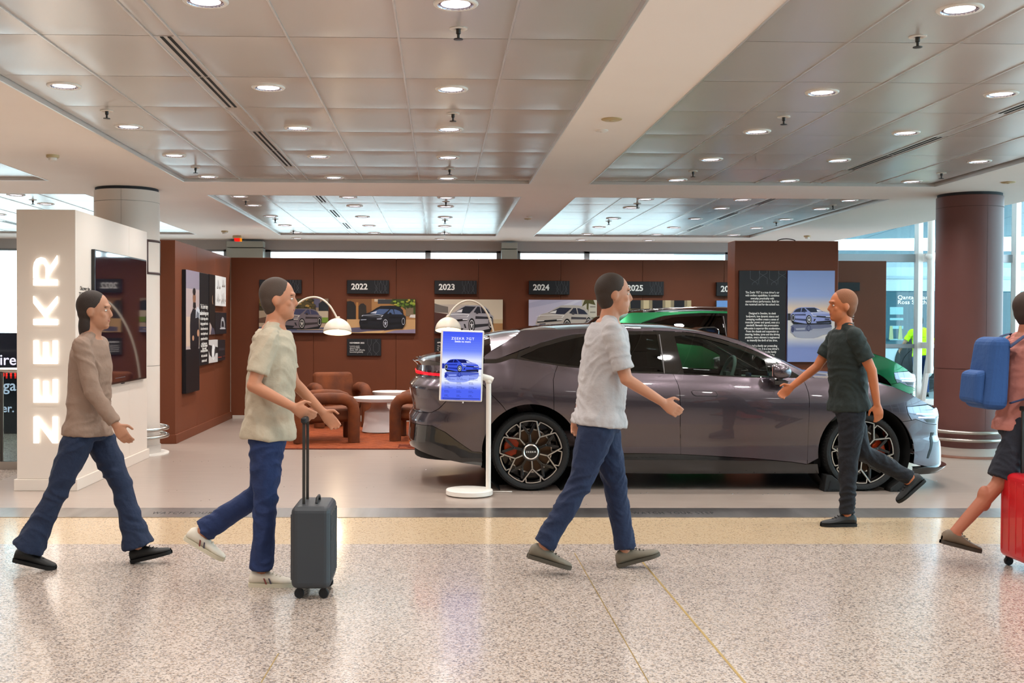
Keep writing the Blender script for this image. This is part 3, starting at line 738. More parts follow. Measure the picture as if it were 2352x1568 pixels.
def wheel(parent, name, x, side, a0, lettering=True, R=.343, yout=-.925):
    w = bpy.data.objects.new(name, None); COL.objects.link(w); w.parent = parent; w.location = (x, yout if side < 0 else -yout, R)
    w.rotation_euler.z = 0 if side < 0 else pi
    rr = .282
    MB().lathe([(rr-.004, .01), (rr+.004, -.004), (rr+.02, -.014), (rr+.042, -.013), (R-.012, .012), (R, .035), (R, .215), (R-.015, .24), (rr, .245), (rr-.004, .01)], 64, axis='Y').build('tyre', m_tyre, w, sm=40)
    tr = MB()
    for k in range(72):
        a = 2*pi*k/72
        tr.tube([((R-.006)*cos(a), .018, (R-.006)*sin(a)), ((R+.001)*cos(a), .05, (R+.001)*sin(a))], .0035, 5)
    tr.build('tread_blocks', m_tyre, w)
    MB().lathe([(rr-.004, .0), (rr-.006, .012), (rr-.02, .03), (rr-.03, .2), (.0, .205)], 48, axis='Y').build('rim_barrel', m_rimb, w, sm=40)
    MB().lathe([(.0, .10), (.188, .10), (.188, .125), (.0, .125)], 40, axis='Y').build('brake_disc', m_disc, w, sm=30)
    MB().lathe([(.185, .099), (.196, .099), (.196, .126), (.185, .126)], 40, axis='Y').build('disc_edge', m_rims, w, sm=30)
    ac = radians(168 if x < 1 else 2)
    pts = [(r*cos(ac+d), r*sin(ac+d)) for r, d in ((.125,-.42),(.20,-.5),(.232,-.3),(.236,0),(.232,.3),(.20,.5),(.125,.42),(.112,0))]
    MB().prism(pts, .075, .145, 'XZ').build('caliper', m_cal, w, bevel=.008)
    sp = MB(); se = MB()
    def bar(mb, p, q, wd, y0, y1):
        p, q = Vector(p), Vector(q); d = (q-p).normalized(); n = Vector((-d.y, d.x))*wd/2
        c = [p+n, q+n, q-n, p-n]; mb.hexa([(v.x, y1, v.y) for v in c] + [(v.x, y0, v.y) for v in c])
    def pol(r, a): return (r*cos(radians(a)), r*sin(radians(a)))
    ro = rr-.010
    for k in range(5):
        a = a0 + 72*k
        for (p, q) in ((pol(.08, a), pol(.150, a)), (pol(.150, a), pol(ro, a+20.5)), (pol(.150, a), pol(ro, a-20.5))):
            bar(sp, p, q, .020, .004, .045); bar(se, p, q, .0085, -.001, .006)
        b = a+36
        for (p, q) in ((pol(.07, b), pol(.150, b)), (pol(.150, b), pol(ro-.02, b+14)), (pol(.150, b), pol(ro-.02, b-14))): bar(sp, p, q, .024, .022, .055)
        for s0, s1, nn in ((20.5, 51.5, 6),):
            for i in range(nn): bar(se, pol(ro, a+s0+(s1-s0)*i/nn), pol(ro, a+s0+(s1-s0)*(i+1)/nn), .0085, -.001, .006)
        for i in range(4): bar(se, pol(ro, a-13.5+27*i/4), pol(ro, a-13.5+27*(i+1)/4), .0085, .001, .008)
        for s in (-1, 1): bar(se, pol(ro, a+s*13.5), pol(ro-.034, a+s*15.5), .0085, .001, .008)
    sp.build('spokes', m_rimb, w, bevel=.004); se.build('spoke_edges', m_rims, w)
    hb = MB().lathe([(.0, -.004), (.055, -.004), (.056, .0), (.082, .004), (.085, .05), (.0, .05)], 36, axis='Y').build('hub_cap', m_rimb, w, sm=40)
    MB().lathe([(.056, -.005), (.062, -.009), (.068, -.006), (.070, .003)], 60, axis='Y').build('hub_ring', m_rims, w, sm=30)
    if lettering: 
        t = text('hub_lettering', 'ZEEKR', .022, (0, -.0052, 0), (pi/2, -radians(0 if a0 < -90 else 0), 0), m_ink, w, 'CENTER', .0004, sx=1.25, sp=1.2)
        t.rotation_euler = (pi/2, 0 if x < 1 else radians(150), 0)
    return w
def car(name, label, loc, paint, far_glass, zs=1., a0s=(-85, -95.6), lettering=True, deco=True):
    t = thing(name, label, 'car', loc); S = []; B = []
    a = lambda o: (S.append(o), o)[1]
    # --- side panels
    fd = a(panel('front_door', BL[9:] + FGAP[1:] + TT((1822,1061),(1739,1053),(1639.5,1047)) + DOORGAP[::-1][:-1], paint, t))
    hd = panel('door_handle', TT((1588.5,899),(1592,897.3),(1640,898.6),(1644,901),(1647,906),(1646,909),(1598,908.5),(1592,905)), paint, fd, gap=.0, inset=-.004, flange=.01, step=.02)
    panel('handle_gap', TT((1587.2,899),(1591.5,896.2),(1640.5,897.5),(1645,900),(1648.4,906),(1647,910.3),(1597,909.8),(1590.5,906)), m_black, fd, gap=0, inset=-.0015, flange=0, step=.02)
    rd = a(panel('rear_door', BL[5:10] + DOORGAP[1:] + TT((1484,1041),(1430.7,1041),(1361,1046)) + arch(RC_, 112, -6.5, 61.9) + RGAP[::-1][1:-1], paint, t))
    a(panel('rear_quarter', BL[:6] + RGAP[1:] + arch(RC_, 112, 61.9, 120.3)[1:] + BGAP[::-1][1:] + TGAP[:3][::-1][1:] + TT((1075,834.5)), paint, t))
    a(panel('front_fender', FT[:-1] + TT((2082.5,933.8),(2086,951),(2094,965)) + arch(FC_, 110, 41, 186) + FGAP[::-1], paint, t))
    a(panel('roof_pillar', RAILT + RAILB, paint, t))
    a(panel('window_trim', [RAILB[i] for i in range(len(RAILB))] + BL, m_gloss, t, holes=[FGLASS, QGLASS], inset=.004, flange=.012, step=.04))
    a(panel('front_side_window', FGLASS, far_glass, t, gap=-.004, inset=.010, flange=0, step=.08))
    a(panel('rear_side_window', QGLASS, g_dark, t, gap=-.004, inset=.010, flange=0, step=.08))
    a(panel('pillar_strip', TT((1513,767.5),(1515.5,767.5),(1527.5,857),(1525,857)), mat('satin_pillar_strip', '#4a4444', .4), t, gap=0, inset=0, flange=.005, step=.03))
    a(panel('sill_cladding', TT((1333,1053),(1361,1046.5),(1430.7,1041.5),(1484,1041.5),(1563.5,1043.5),(1639.5,1047.5),(1739,1053.5),(1822,1061.5),(1854,1066.5),(1879,1066),(1882,1088),(1560,1089),(1336,1086)), m_gloss, t, inset=.006))
    # --- rear end
    rbl = TT((993,977.5),(1022,992),(1085,1036.7),(1107.5,1038.5))
    a(panel('rear_bumper', BGAP + arch(RC_, 112, 120.3, 180)[1:] + rbl[::-1] + [cen(rbl[0][1], -1), cen(zT, -1)] + TGAP[::-1][:-3], paint, t))
    zb0 = T(953, 1028)[1]
    a(panel('rear_valance', rbl + TT((1107.5,1070),(1060,1063),(1007.7,1051.5)) + [(T(953,1028)[0], zb0), cen(zb0, -1), cen(rbl[0][1], -1)], m_gloss, t))
    zd = T(1040, 838)[1]
    a(panel('tailgate', TGAP + [cen(zT, -1), cen(zd, -1)], paint, t))
    za, zc = T(965, 851.5)[1], T(965, 857.5)[1]
    a(panel('tail_lamp_housing', [cen(za+.012, -1), (T(965,848)[0], za+.012)] + TT((1010,853),(1058,865),(1062,873),(1010,868)) + [(T(965,861)[0], zc-.016), cen(zc-.016, -1)], m_redd, t, gap=0, inset=-.003, flange=.006, step=.03))
    a(panel('tail_light', [cen(za, -1), (T(965,851.5)[0], za)] + TT((1010,858),(1052,867),(1052,870),(1010,863)) + [(T(965,857)[0], zc), cen(zc, -1)], m_red, t, gap=0, inset=-.007, flange=.008, step=.03))
    rows = []
    t0 = T(1050, 838)[0]
    for k in range(25):
        tt = t0 + (TR+.002-t0)*k/24; g = min(1, k/6)
        n = nrm(tt, zd); b = surf(tt, zd)
        rows.append([b - n*.01 + Vector((0,0,-.035)), b + n*(.006*g), b + n*(.040*g) + Vector((0,0,.022*g)), b + n*(.030*g) + Vector((0,0,.030*g)), b - n*.03 + Vector((0,0,.012))])
    a(MB().grid([[(p.x, -p.y, p.z) for p in r] for r in rows]).build('spoiler_lip', m_gloss if deco else paint, t, sm=50))
    # --- front end
    zs0 = T(2163, 1064)[1]
    HL = TT((2082.5,933.8),(2132,929),(2146,937)) + [(T(2146,937)[0]+.07, zH-.002)] + [(T(2146,937)[0]+.07, T(2151,974)[1])] + TT((2146,975),(2128,972),(2103.5,962.5),(2094,965),(2086,951))
    a(panel('front_bumper', TT((2094,965),(2103.5,962.5),(2128,972),(2146,975)) + [HL[4], HL[3], cen(zH-.002, 1), cen(zs0, 1), (T(2130,1066)[0], zs0)] + TT((2099,1066)) + arch(FC_, 110, -13, 41)[1:], paint, t))
    hl = a(panel('headlight', HL, m_lens, t, inset=.002, step=.03))
    for (py0, py1, x0, x1) in ((949, 951.5, 2105, 2145), (957, 959.5, 2110, 2147)):
        panel('light_bar', TT((x0,py0),(x1,py0),(x1,py1),(x0,py1)), m_drl, hl, gap=0, inset=-.004, flange=.004, step=.03)
    panel('lamp_pod', TT((2122,962),(2147,962),(2147,971),(2130,970)), m_gloss, hl, gap=0, inset=-.002, flange=.004, step=.03)
    a(panel('air_slot', TT((2139,993),(2144.7,993),(2132.5,1052.5),(2129,1052.5)), m_black, t, gap=0, inset=-.002, flange=.003, step=.02))
    rows = []
    ts = T(2096, 1068)[0]
    for k in range(31):
        tt = ts + (TF-.002-ts)*k/30; g = min(1, k/8); n = nrm(tt, zs0); b = surf(tt, zs0)
        rows.append([b - n*.02, b + n*(.012*g), b + n*(.045*g) + Vector((0,0,-.006)), b + n*(.040*g) + Vector((0,0,-.018)), b - n*.012 + Vector((0,0,-.072)), b - n*.05 + Vector((0,0,-.085))])
    a(MB().grid([[(p.x, -p.y, p.z) for p in r] for r in rows]).build('front_splitter', m_gloss, t, sm=40))
    # --- dark inner shell with wheel openings
    low = [(TR+.05, .26)] + arch(RC_, 117, 190, -8) + arch(FC_, 115, 188, -8) + [(TF-.05, .27), (TF-.05, .62), (XB+.3, .70), (XB, .84)] + [(x, z-.045) for x, z in reversed(BELT[1:8])] + [(XA-.2, .92), (TR+.05, .90)]
    a(panel('inner_shell', low, m_under, t, gap=0, inset=.028, flange=0, step=.09))
    a(panel('door_card', [(.62, .45), (2.35, .42), (2.35, .93), (1.4, .965), (.62, 1.02)], m_cab2, t, gap=0, inset=.05, flange=0, step=.12))
    for xc in (.0, 2.93):
        a(MB().lathe([(.435, -.90), (.43, -.55), (.0, -.54)], 40, (xc, 0, .343), 'Y').build('wheel_well', m_under, t, sm=40))
    # --- top surfaces
    def E(tt): return [surf(*q) for q in tt]
    hood = FT + [(FT[-1][0] + (TF-FT[-1][0])*k/10, zH - .004*k/10) for k in range(1, 11)]
    n = len(FT); hc = [.045,.045,.045,.044,.040,.032,.018,.010] + [.008*(1-k/10) for k in range(1, 11)]
    edge_grid('hood', E(hood), hc, [0]*len(hood), paint, t)
    rt = RAILT[4:13]; zc_ = [P(x, y, CYC).z for x, y in ((1196,755),(1207,751.5),(1249,746),(1320,742.8),(1390,741.7),(1440,741.2),(1529,743),(1593,751),(1640,762))]
    edge_grid('roof', E(rt), [c-e[1]+.001 for c, e in zip(zc_, rt)], [-.02,0,0,0,0,0,.0,.03,.06], m_gloss, t, p=2.6)
    ws = RAILT[12:]; edge_grid('windshield', E(ws), [.01,.012,.014,.014,.012,.01], [.06,.085,.11,.125,.15,.17], glass('windshield_glass', '#a9bab4', 0., 1.42), t)
    edge_grid('cowl', E([RAILT[-1], FT[1]]), [.0, .03], [.17, .12], m_black, t)
    ht = [RAILT[4], RAILT[3], RAILT[2], RAILT[1], RAILT[0]] + TT((1090,825),(1062,832),(1045,836)) 
    he = E(ht) + [surf(ht[-1][0] + (TR+.01-ht[-1][0])*k/10, zd+.004) for k in range(1, 11)]
    zcc = [P(x, y, CYC).z for x, y in ((1196,755),(1187,756),(1161,758.5),(1128,764),(1112,767.5),(1090,778),(1062,794),(1045,803))]
    cr = [max(.0, c-e.z) for c, e in zip(zcc, he)] + [.0]*10
    for k in range(8, 18): cr[k] = max(0, (P(1045-(k-7)*9.5, 803+(k-7)*2.9, CYC).z - he[k].z))*(1-((k-7)/10)**4)
    edge_grid('rear_spoiler', he[:4], cr[:4], [0]*4, paint, t, p=3.2)
    edge_grid('rear_window', he[3:10], cr[3:10], [0]*7, g_dark, t, p=3.0)
    edge_grid('tail_deck', he[9:], cr[9:], [0]*9, paint, t, p=2.6)
    if not deco:
        rl = [surf(*q) for q in RAILT[6:12]]
        a(MB().tube([(e.x, -e.y+.07, e.z+.022*(0 < i < 5)+.012) for i, e in enumerate(rl)], .014, 10, ref=(0,0,1)).build('roof_rail', m_chrome, t, sm=180))
    # --- mirror, shark fin
    q = P(1790, 852, 9.62); lx, lz = q.x-CX0, q.z
    mr = MB(); rows = []
    for i in range(13):
        ph = pi*i/12
        rows.append([])
        for k in range(25):
            th = 2*pi*k/24; c, s_ = cos(th), sin(th)
            e = lambda v, n_: math.copysign(abs(v)**n_, v)
            X = .092*e(sin(ph), .7)*e(c, .75); Z = .066*e(sin(ph), .7)*e(s_, .75); Y = .10*e(cos(ph), .8)
            X *= (1.0 if X < 0 else 1.0-.25*max(0, Z/.066)); rows[-1].append((lx+X, -1.02+Y, lz+Z))
    mi = a(mr.grid(rows).build('door_mirror', paint, t, sm=180))
    MB().hexa([(lx-.04,-1.0,lz-.12),(lx+.07,-1.0,lz-.125),(lx+.05,-.86,lz-.12),(lx-.05,-.86,lz-.12),(lx-.05,-1.02,lz-.075),(lx+.08,-1.02,lz-.085),(lx+.06,-.86,lz-.07),(lx-.05,-.86,lz-.07)]).box(lx-.02, lx+.03, -1.03, -.97, lz-.08, lz-.05).build('mirror_base', m_gloss, mi, bevel=.008)
    MB().box(lx-.09, lx-.083, -1.09, -.95, lz-.04, lz+.04).build('mirror_glass', m_chrome, mi)
    if deco:   # roof sensor pod above the windscreen
        q0, q1 = P(1612, 757, CYC-.1), P(1649, 762, CYC-.1); x0, x1 = q0.x-CX0, q1.x-CX0; z0, z1 = P(1640, 765, CYC-.1).z, P(1640, 750, CYC-.1).z
        MB().prism([(x0-.12, z0+.02), (x0, z1-.004), (x1-.04, z1), (x1, z0+.03), (x1, z0-.02), (x0-.12, z0)], -.16, .16, 'XZ').build('roof_sensor', m_gloss, t, bevel=.01)
    # --- cabin
    MB().box(.2, 2.6, -.80, .80, .20, .34).build('cabin_floor', m_under, t)
    MB().box(-.42, 3.2, -.6, .6, .16, .22).build('underbody', m_under, t)
    dash = MB().prism([(2.05, .60), (2.02, .90), (2.12, .96), (2.75, .93), (2.75, .60)], -.80, .80, 'XZ').build('dashboard', m_cab, t, bevel=.02)
    MB().box(2.03, 2.06, -.16, .20, .90, 1.05).build('centre_screen', m_gloss, dash, bevel=.006)
    MB().box(1.98, 2.0, -.70, -.58, .95, 1.03).build('price_card', mat('navy_card', '#16345c', .5), dash)
    st = MB().tube([(1.86+.06*sin(b), -.38+.175*cos(b), 1.0+.165*sin(b)) for b in [2*pi*i/28 for i in range(28)]], .017, 10, closed=True).build('steering_wheel', m_cab, t, sm=180)
    MB().tube([(1.86, -.38, 1.0), (2.08, -.38, .88)], .03, 10).box(1.84, 1.88, -.44, -.32, .96, 1.03).build('steering_column', m_cab, st, sm=40)
    for y in (-.38, .38):
        s = MB().hexa([(1.05,y-.24,.36),(1.60,y-.24,.40),(1.60,y+.24,.40),(1.05,y+.24,.36),(1.05,y-.22,.52),(1.60,y-.22,.56),(1.60,y+.22,.56),(1.05,y+.22,.52)]).build('front_seat', m_cab2, t, bevel=.05, seg=3)
        MB().hexa([(1.00,y-.23,.50),(1.18,y-.23,.50),(1.18,y+.23,.50),(1.00,y+.23,.50),(.80,y-.19,1.02),(.90,y-.19,1.02),(.90,y+.19,1.02),(.80,y+.19,1.02)]).build('backrest', m_cab2, s, bevel=.05, seg=3)
        MB().box(.76, .86, y-.12, y+.12, 1.05, 1.22).build('headrest', m_cab2, s, bevel=.04, seg=3)
    s = MB().box(.1, .65, -.62, .62, .34, .50).build('rear_bench', m_cab2, t, bevel=.05, seg=3)
    MB().hexa([(.0,-.62,.46),(.18,-.62,.46),(.18,.62,.46),(.0,.62,.46),(-.22,-.56,.98),(-.12,-.56,.98),(-.12,.56,.98),(-.22,.56,.98)]).build('rear_backrest', m_cab2, s, bevel=.05, seg=3)
    # copy the side parts to the far side
    for o in S: mirror_y(o, t)
    if zs != 1.:
        t.scale = (1.0, 1.0, zs)
    W_ = []
    for x, a0 in ((0, a0s[0]), (2.93, a0s[1])):
        for sd in (-1, 1):
            w = wheel(t, 'wheel', x, sd, a0, lettering and sd < 0)
            if zs != 1.: w.scale = (1, 1, 1/zs); w.location.z = .343/zs
    return t
m_paintA = mat('mauve_graphite_metallic_paint', '#5c535a', .27, .85, coat=1., coatr=.02, bump=.02, bscale=900)
m_paintB = mat('emerald_green_metallic_paint', '#0f6a3c', .28, .6, coat=1., coatr=.02)
car1 = car('car', 'mauve graphite five-door car with orange brake calipers in front', (CX0, CYC, 0), m_paintA, g_front)
suvx = P(2105, 850, 14.45).x - 3.74
car2 = car('car', 'emerald green sport utility car parked behind the graphite car', (suvx, 15.08, 0), m_paintB, g_dark, zs=1.145, lettering=False, deco=False)
# wheel chocks at the front wheel
m_chock = mat('black_rubber_chock', '#161616', .7)
for k, (px0, px1, flip) in enumerate(((1880, 1936, 1), (2030, 2086, -1))):
    x0, x1 = P(px0, 1128, 9.8).x, P(px1, 1128, 9.8).x
    lab = 'black rubber wheel chock ' + ('behind' if k == 0 else 'ahead of') + ' the front wheel of the graphite car'
    t = thing('wheel_chock', lab, 'wheel chock', (0, 0, 0))
    hi, lo = (x0+.05, x1) if flip > 0 else (x1-.05, x0)
    pr = [(x0, 0), (x1, 0), (x1, .03), (x0+.07, .145), (x0+.02, .145)] if flip > 0 else [(x0, 0), (x1, 0), (x1-.02, .145), (x1-.07, .145), (x0, .03)]
    MB().prism(pr, 9.66, 9.80, 'XZ').build('block', m_chock, t, bevel=.006)
    cx = x0+.075 if flip > 0 else x1-.075
    rp = [(cx-.035, .025), (cx+.055, .025), (cx-.02, .095)] if flip > 0 else [(cx-.055, .025), (cx+.035, .025), (cx+.02, .095)]
    MB().prism(rp, 9.655, 9.662, 'XZ').build('recess', m_black, t)
    for i in range(4): MB().lathe([(.006, 9.657), (.006, 9.662), (0, 9.662)], 8, (x0+.03+i*.045, 0, .013), 'Y').build('stud_hole', m_black, t)
# ================================================================== KIOSK
KX0, KX1, KY0, KY1, KZ = P(38, 700, 9.7).x, P(173.5, 700, 9.7).x, 9.7, 12.05, P(100, 481, 9.7).z
kio = thing('kiosk', 'tall white kiosk with glowing upright lettering and a wall screen', 'display stand', (0, 0, 0))
ysm = PX(297, 950, KX1).y
MB().box(KX0, KX1, KY0, ysm-.001, .10, KZ).build('panel', m_cream, kio, bevel=.004)
MB().box(KX0, KX1, ysm+.001, KY1, .10, KZ).build('panel', m_cream, kio, bevel=.004)
MB().box(KX0-.02, KX1+.02, KY0-.02, KY1+.02, 0, .10).build('plinth', m_cream, kio, bevel=.004)
m_glow = mat('glowing_white_letters', '#ffffff', .4, emit='#fff8ee', es=1.7)
LET = {'Z': [[(0,1),(1,1),(1,.80),(.27,.20),(1,.20),(1,0),(0,0),(0,.20),(.73,.80),(0,.80)]],
       'E': [[(0,0),(.95,0),(.95,.19),(.22,.19),(.22,.405),(.88,.405),(.88,.595),(.22,.595),(.22,.81),(.95,.81),(.95,1),(0,1)]],
       'K': [[(0,0),(.2,0),(.2,1),(0,1)], [(.24,.5),(.76,1),(1.0,1),(.50,.5),(1.0,0),(.76,0)]],
       'R': [[(0,0),(.2,0),(.2,1),(0,1)], [(.24,.82),(.62,.82),(.72,.76),(.76,.66),(.72,.55),(.62,.48),(.24,.48),(.24,.44),(.76,0),(1.02,0),(.58,.36),(.78,.42),(.92,.52),(.96,.68),(.90,.86),(.78,.96),(.62,1.0),(.24,1.0)]]}
for ch, y0, y1 in (('Z', 1017, 956.5), ('E', 924, 868), ('E', 835, 779), ('K', 746, 680), ('R', 655.5, 588)):
    zb, zt = P(100, y0, 9.7).z, P(100, y1, 9.7).z; xt, xb = P(78.5, 800, 9.7).x, P(133, 800, 9.7).x
    mb = MB()
    for poly in LET[ch]: mb.prism([(xb + (xt-xb)*v, zb + (zt-zb)*u) for u, v in poly], KY0-.022, KY0-.001, 'XZ')
    mb.build('letter', m_glow, kio)
# wall screen on the kiosk side
a, b = PX(217, 572, KX1+.03), PX(217, 891, KX1+.03); c = PX(335.5, 700, KX1+.03)
tv = MB().box(KX1, KX1+.035, a.y, c.y, b.z, a.z).build('screen', mat('screen_bezel', '#0a0a0c', .3, coat=.5), kio, bevel=.004)
MB().box(KX1+.035, KX1+.037, a.y+.015, c.y-.015, b.z+.02, a.z-.015).build('screen_glass', mat('dark_violet_screen', '#17121f', .05, coat=1., spec=.8), tv)
MB().box(KX1, KX1+.02, (a.y+c.y)/2+.05, (a.y+c.y)/2+.12, b.z-.012, b.z).build('sensor', m_black, tv)
MB().box(KX1+.0372, KX1+.0376, a.y+.62, a.y+.95, b.z+.055, b.z+.060).build('screen_line', m_line, tv)
m_txt = mat('dark_lettering', '#2b2725', .5)
q = PX(196, 663, KX1+.004); text('sign_text', 'Discover the', .052, (KX1+.002, q.y, q.z), SIDE, m_txt, kio, 'CENTER', .0005)
q = PX(196, 677.5, KX1+.004); text('sign_text', 'ZEEKR 7GT', .058, (KX1+.002, q.y, q.z), SIDE, m_txt, kio, 'CENTER', .0005, sp=1.2)

# ================================================================== PRINTED CAR PICTURES
CAROUT = [(0,.43),(0,.59),(.05,.67),(.095,.84),(.163,.95),(.258,.99),(.36,1),(.567,.99),(.653,.92),(.773,.75),(.893,.69),(.954,.61),(.98,.47),(1,.31),(.988,.14),(.93,.06),(.5,.04),(.36,.02),(.07,.14),(.017,.22)]
def carpic(ox, oy, w, h, body, dark, glassc, lightc, flip=False, refl=None, suv=0.):
    # three-quarter view of a car as flat print shapes
    def g(pts, m=1): return [(ox + (1-a if flip else a)*w, oy + m*b*h) for a, b in pts]
    top = [(a, b + suv*max(0, b-.6)) for a, b in CAROUT]
    if suv: top = [(a - .03*(b > .8), b) for a, b in top]
    L = []
    if refl:
        mid = '#%02x%02x%02x' % tuple((int(refl[i:i+2], 16)*3 + int(dark[i:i+2], 16)*4)//7 for i in (1, 3, 5))
        L += [(refl, g(top, -.85)), (mid, g([(.0,.16),(.07,.03),(.45,.0),(.98,.03),(1.0,.2),(.5,.42),(.38,.5),(.1,.52)], -.85)), (refl, g([(.12,.30),(.35,.26),(.35,.40),(.14,.42)], -.85)), (dark, g(ell(.435, .26, .05, .22), -.9)), (mid, g(ell(.437, .26, .036, .16), -.9)), (dark, g(ell(.05, .36, .036, .2), -.9)), (refl, g([(.52,.40),(.97,.36),(.97,.30),(.53,.33)], -.85))]
    L += [('#0e0f12', g([(.02,.16),(.07,.0),(.45,-.03),(.98,.0),(.98,.12)])), (body, g(top)),
          (dark, g([(.09,.58),(.36,.60),(.375,.17),(.10,.24)])), (body, g([(.09,.50),(.365,.50),(.37,.30),(.10,.33)])),
          (glassc, g([(.35,.95),(.567,.965),(.775,.745),(.60,.70),(.48,.70)])), (lightc, g([(.62,.86),(.70,.81),(.76,.75),(.64,.735)])),
          (glassc, g([(.065,.70),(.13,.86),(.22,.94),(.325,.95),(.40,.74),(.30,.71)])), (body, g([(.235,.72),(.25,.72),(.275,.945),(.258,.945)])),
          (dark, g([(.30,.74),(.335,.80),(.36,.76),(.35,.69),(.31,.68)])),
          (lightc, g([(.48,.66),(.60,.69),(.93,.66),(.95,.60),(.52,.56)])), (body, g([(.50,.64),(.60,.665),(.92,.64),(.93,.60),(.54,.575)])),
          ('#121318', g([(.515,.51),(.97,.44),(.97,.36),(.53,.44)])), (lightc, g([(.51,.505),(.62,.49),(.62,.455),(.53,.46)])), (lightc, g([(.84,.455),(.965,.44),(.965,.41),(.85,.425)])),
          ('#17181d', g([(.60,.15),(.97,.22),(.96,.10),(.64,.06)])), ('#17181d', g([(.57,.31),(.60,.31),(.575,.17),(.545,.16)])), (dark, g([(.82,.34),(.93,.32),(.93,.25),(.82,.26)])),
          ('#0b0b0d', g(ell(.435, .26, .068, .27))), (lightc, g(ell(.437, .26, .048, .20))), ('#15161a', g(ell(.437, .26, .041, .172))), (lightc, g(ell(.437, .26, .016, .07, 8))),
          ('#0b0b0d', g(ell(.05, .36, .047, .23))), (lightc, g(ell(.052, .36, .032, .17))), ('#15161a', g(ell(.052, .36, .026, .145)))]
    for k in range(5):
        a = radians(72*k+18); L.append((lightc, g([(.437+.006*cos(a+1.5), .26+.02*sin(a+1.5)), (.437+.045*cos(a), .26+.19*sin(a)), (.437+.006*cos(a-1.5), .26+.02*sin(a-1.5))])))
    return L
def R_(x0, y0, x1, y1): return [(x0,y0),(x1,y0),(x1,y1),(x0,y1)]
def poster7(pal):
    sky, sky2, peach, mist, water, deep, body, dk, gl, lt, rf, hill = pal
    return grad(.72, 1, sky2, sky, 8) + grad(.58, .72, peach, sky2, 10) + grad(.455, .58, mist, peach, 6) + [(hill, R_(0,.455,.06,.53)), (hill, R_(.93,.455,1,.475))] + grad(.21, .455, water, water, 1) + grad(.15, .27, deep, water, 10) + grad(0, .15, deep, deep, 1) + carpic(.06, .415, .88, .185, body, dk, gl, lt, False, rf)
PAL_P = ('#869fd4','#95a8d6','#e3c9ae','#b9bcd0','#cfcdcb','#7c8cc0','#8f9bd0','#3c4266','#20263a','#e8ecf8','#9ba0b0','#2f3138')
PAL_S = ('#3f56ee','#6f86f4','#e3e8fb','#a9b8f6','#e6ebfc','#4c63ee','#3d55d8','#1b2c9a','#10185a','#dfe6ff','#8e9ff0','#20309a')
# ================================================================== BOARDS ON THE BACK WALL
YW = 17.0
def box_board(name, label, px0, py0, px1, py1, Y, d, m=None, cat='board', group=None):
    a, b = P(px0, py0, Y-d), P(px1, py1, Y-d); cx, cz, w, h = (a.x+b.x)/2, (a.z+b.z)/2, b.x-a.x, a.z-b.z
    t = thing(name, label, cat, (cx, Y, cz), group=group)
    MB().box(-w/2, w/2, -d, -.0005, -h/2, h/2).build('panel', m or m_board, t, bevel=.003, seg=1)
    return t, w, h, -d-.0006
def hexline(mb, x, z, w, h, kind, d):
    # thin outlined pattern of chained hexagons
    def seg(p, q):
        p, q = Vector(p), Vector(q); dd = (q-p).normalized(); n = Vector((-dd.y, dd.x))*.0018
        c = [p+n, q+n, q-n, p-n]; mb.add([(v.x, d, v.y) for v in c], [(0,1,2,3)])
    if kind == 'x': P_ = [[(-.5,.5),(-.5,.22),(0,0.02),(.4,-.2)], [(.5,.5),(.5,.22),(0,.02)], [(-.28,.0),(-.28,-.1),(0,-.25)], [(.28,0),(.28,-.1),(0,-.25),(.5,-.36),(.5,-.5)], [(0,-.25),(-.5,-.36),(-.5,-.5)]]
    else: P_ = [[(-.2,.5),(0,.38),(.5,.2),(.5,-.2),(0,-.38),(-.3,-.5)], [(.2,.5),(0,.38),(-.5,.2),(-.5,-.2),(0,-.38),(.3,-.5)]]
    for pl in P_:
        for p, q in zip(pl, pl[1:]): seg((x+p[0]*w, z+p[1]*h), (x+q[0]*w, z+q[1]*h))
years = [('2021', 595.5, 642, 692, 673.5), ('2022', 797, 643, 893, 674.5), ('2023', 998, 644, 1094.5, 675.5), ('2024', 1215, 644.5, 1308, 676.5), ('2025', 1431, 646, 1524.5, 678), ('2026', 1646, 648, 1740, 680)]
YL = {'2021': 'black year board above the hedge car picture, leftmost of the row', '2022': 'black year board above the sunny street car picture', '2023': 'black year board above the tilted silver car picture', '2024': 'black year board above the beige compact car picture', '2025': 'black year board above the stone facade picture', '2026': 'black year board cut off by the brown pylon'}
for i, (yr, x0, y0, x1, y1) in enumerate(years):
    t, w, h, d = box_board('year_board', YL[yr], x0, y0, x1, y1, YW, .055, group='year boards on the back wall')
    text('year_text', yr, .125, (-w*.40, d, .0), FRONT, m_ink, t, 'LEFT', .0006, off=.0035)
    mb = MB()
    for cx, k in ((.20, 'x'), (.305, 'o'), (.41, 'x')): hexline(mb, w*cx, 0, w*.075, h*.98, k, d)
    mb.build('line_pattern', m_line, t, recalc=False)
hedge = [('#3d3420', R_(0,.62,.82,1)), ('#6e5528', R_(.0,.85,.3,1)), ('#57491f', R_(.33,.72,.55,.95)), ('#7a6030', R_(.1,.68,.24,.8)), ('#4a3f22', R_(.6,.7,.8,.98)), ('#5a5568', R_(.77,.74,.88,1)), ('#1d2226', [(.86,.62),(.86,.85),(.92,.95),(1,.9),(1,.62)])]
rnd = random.Random(3)
for k in range(46): hedge.append((rnd.choice(['#8a6f38', '#5e4f26', '#2c2818', '#a5823f', '#463c20']), ell(rnd.uniform(.01, .8), rnd.uniform(.66, .98), rnd.uniform(.012, .035), rnd.uniform(.02, .05), 7)))
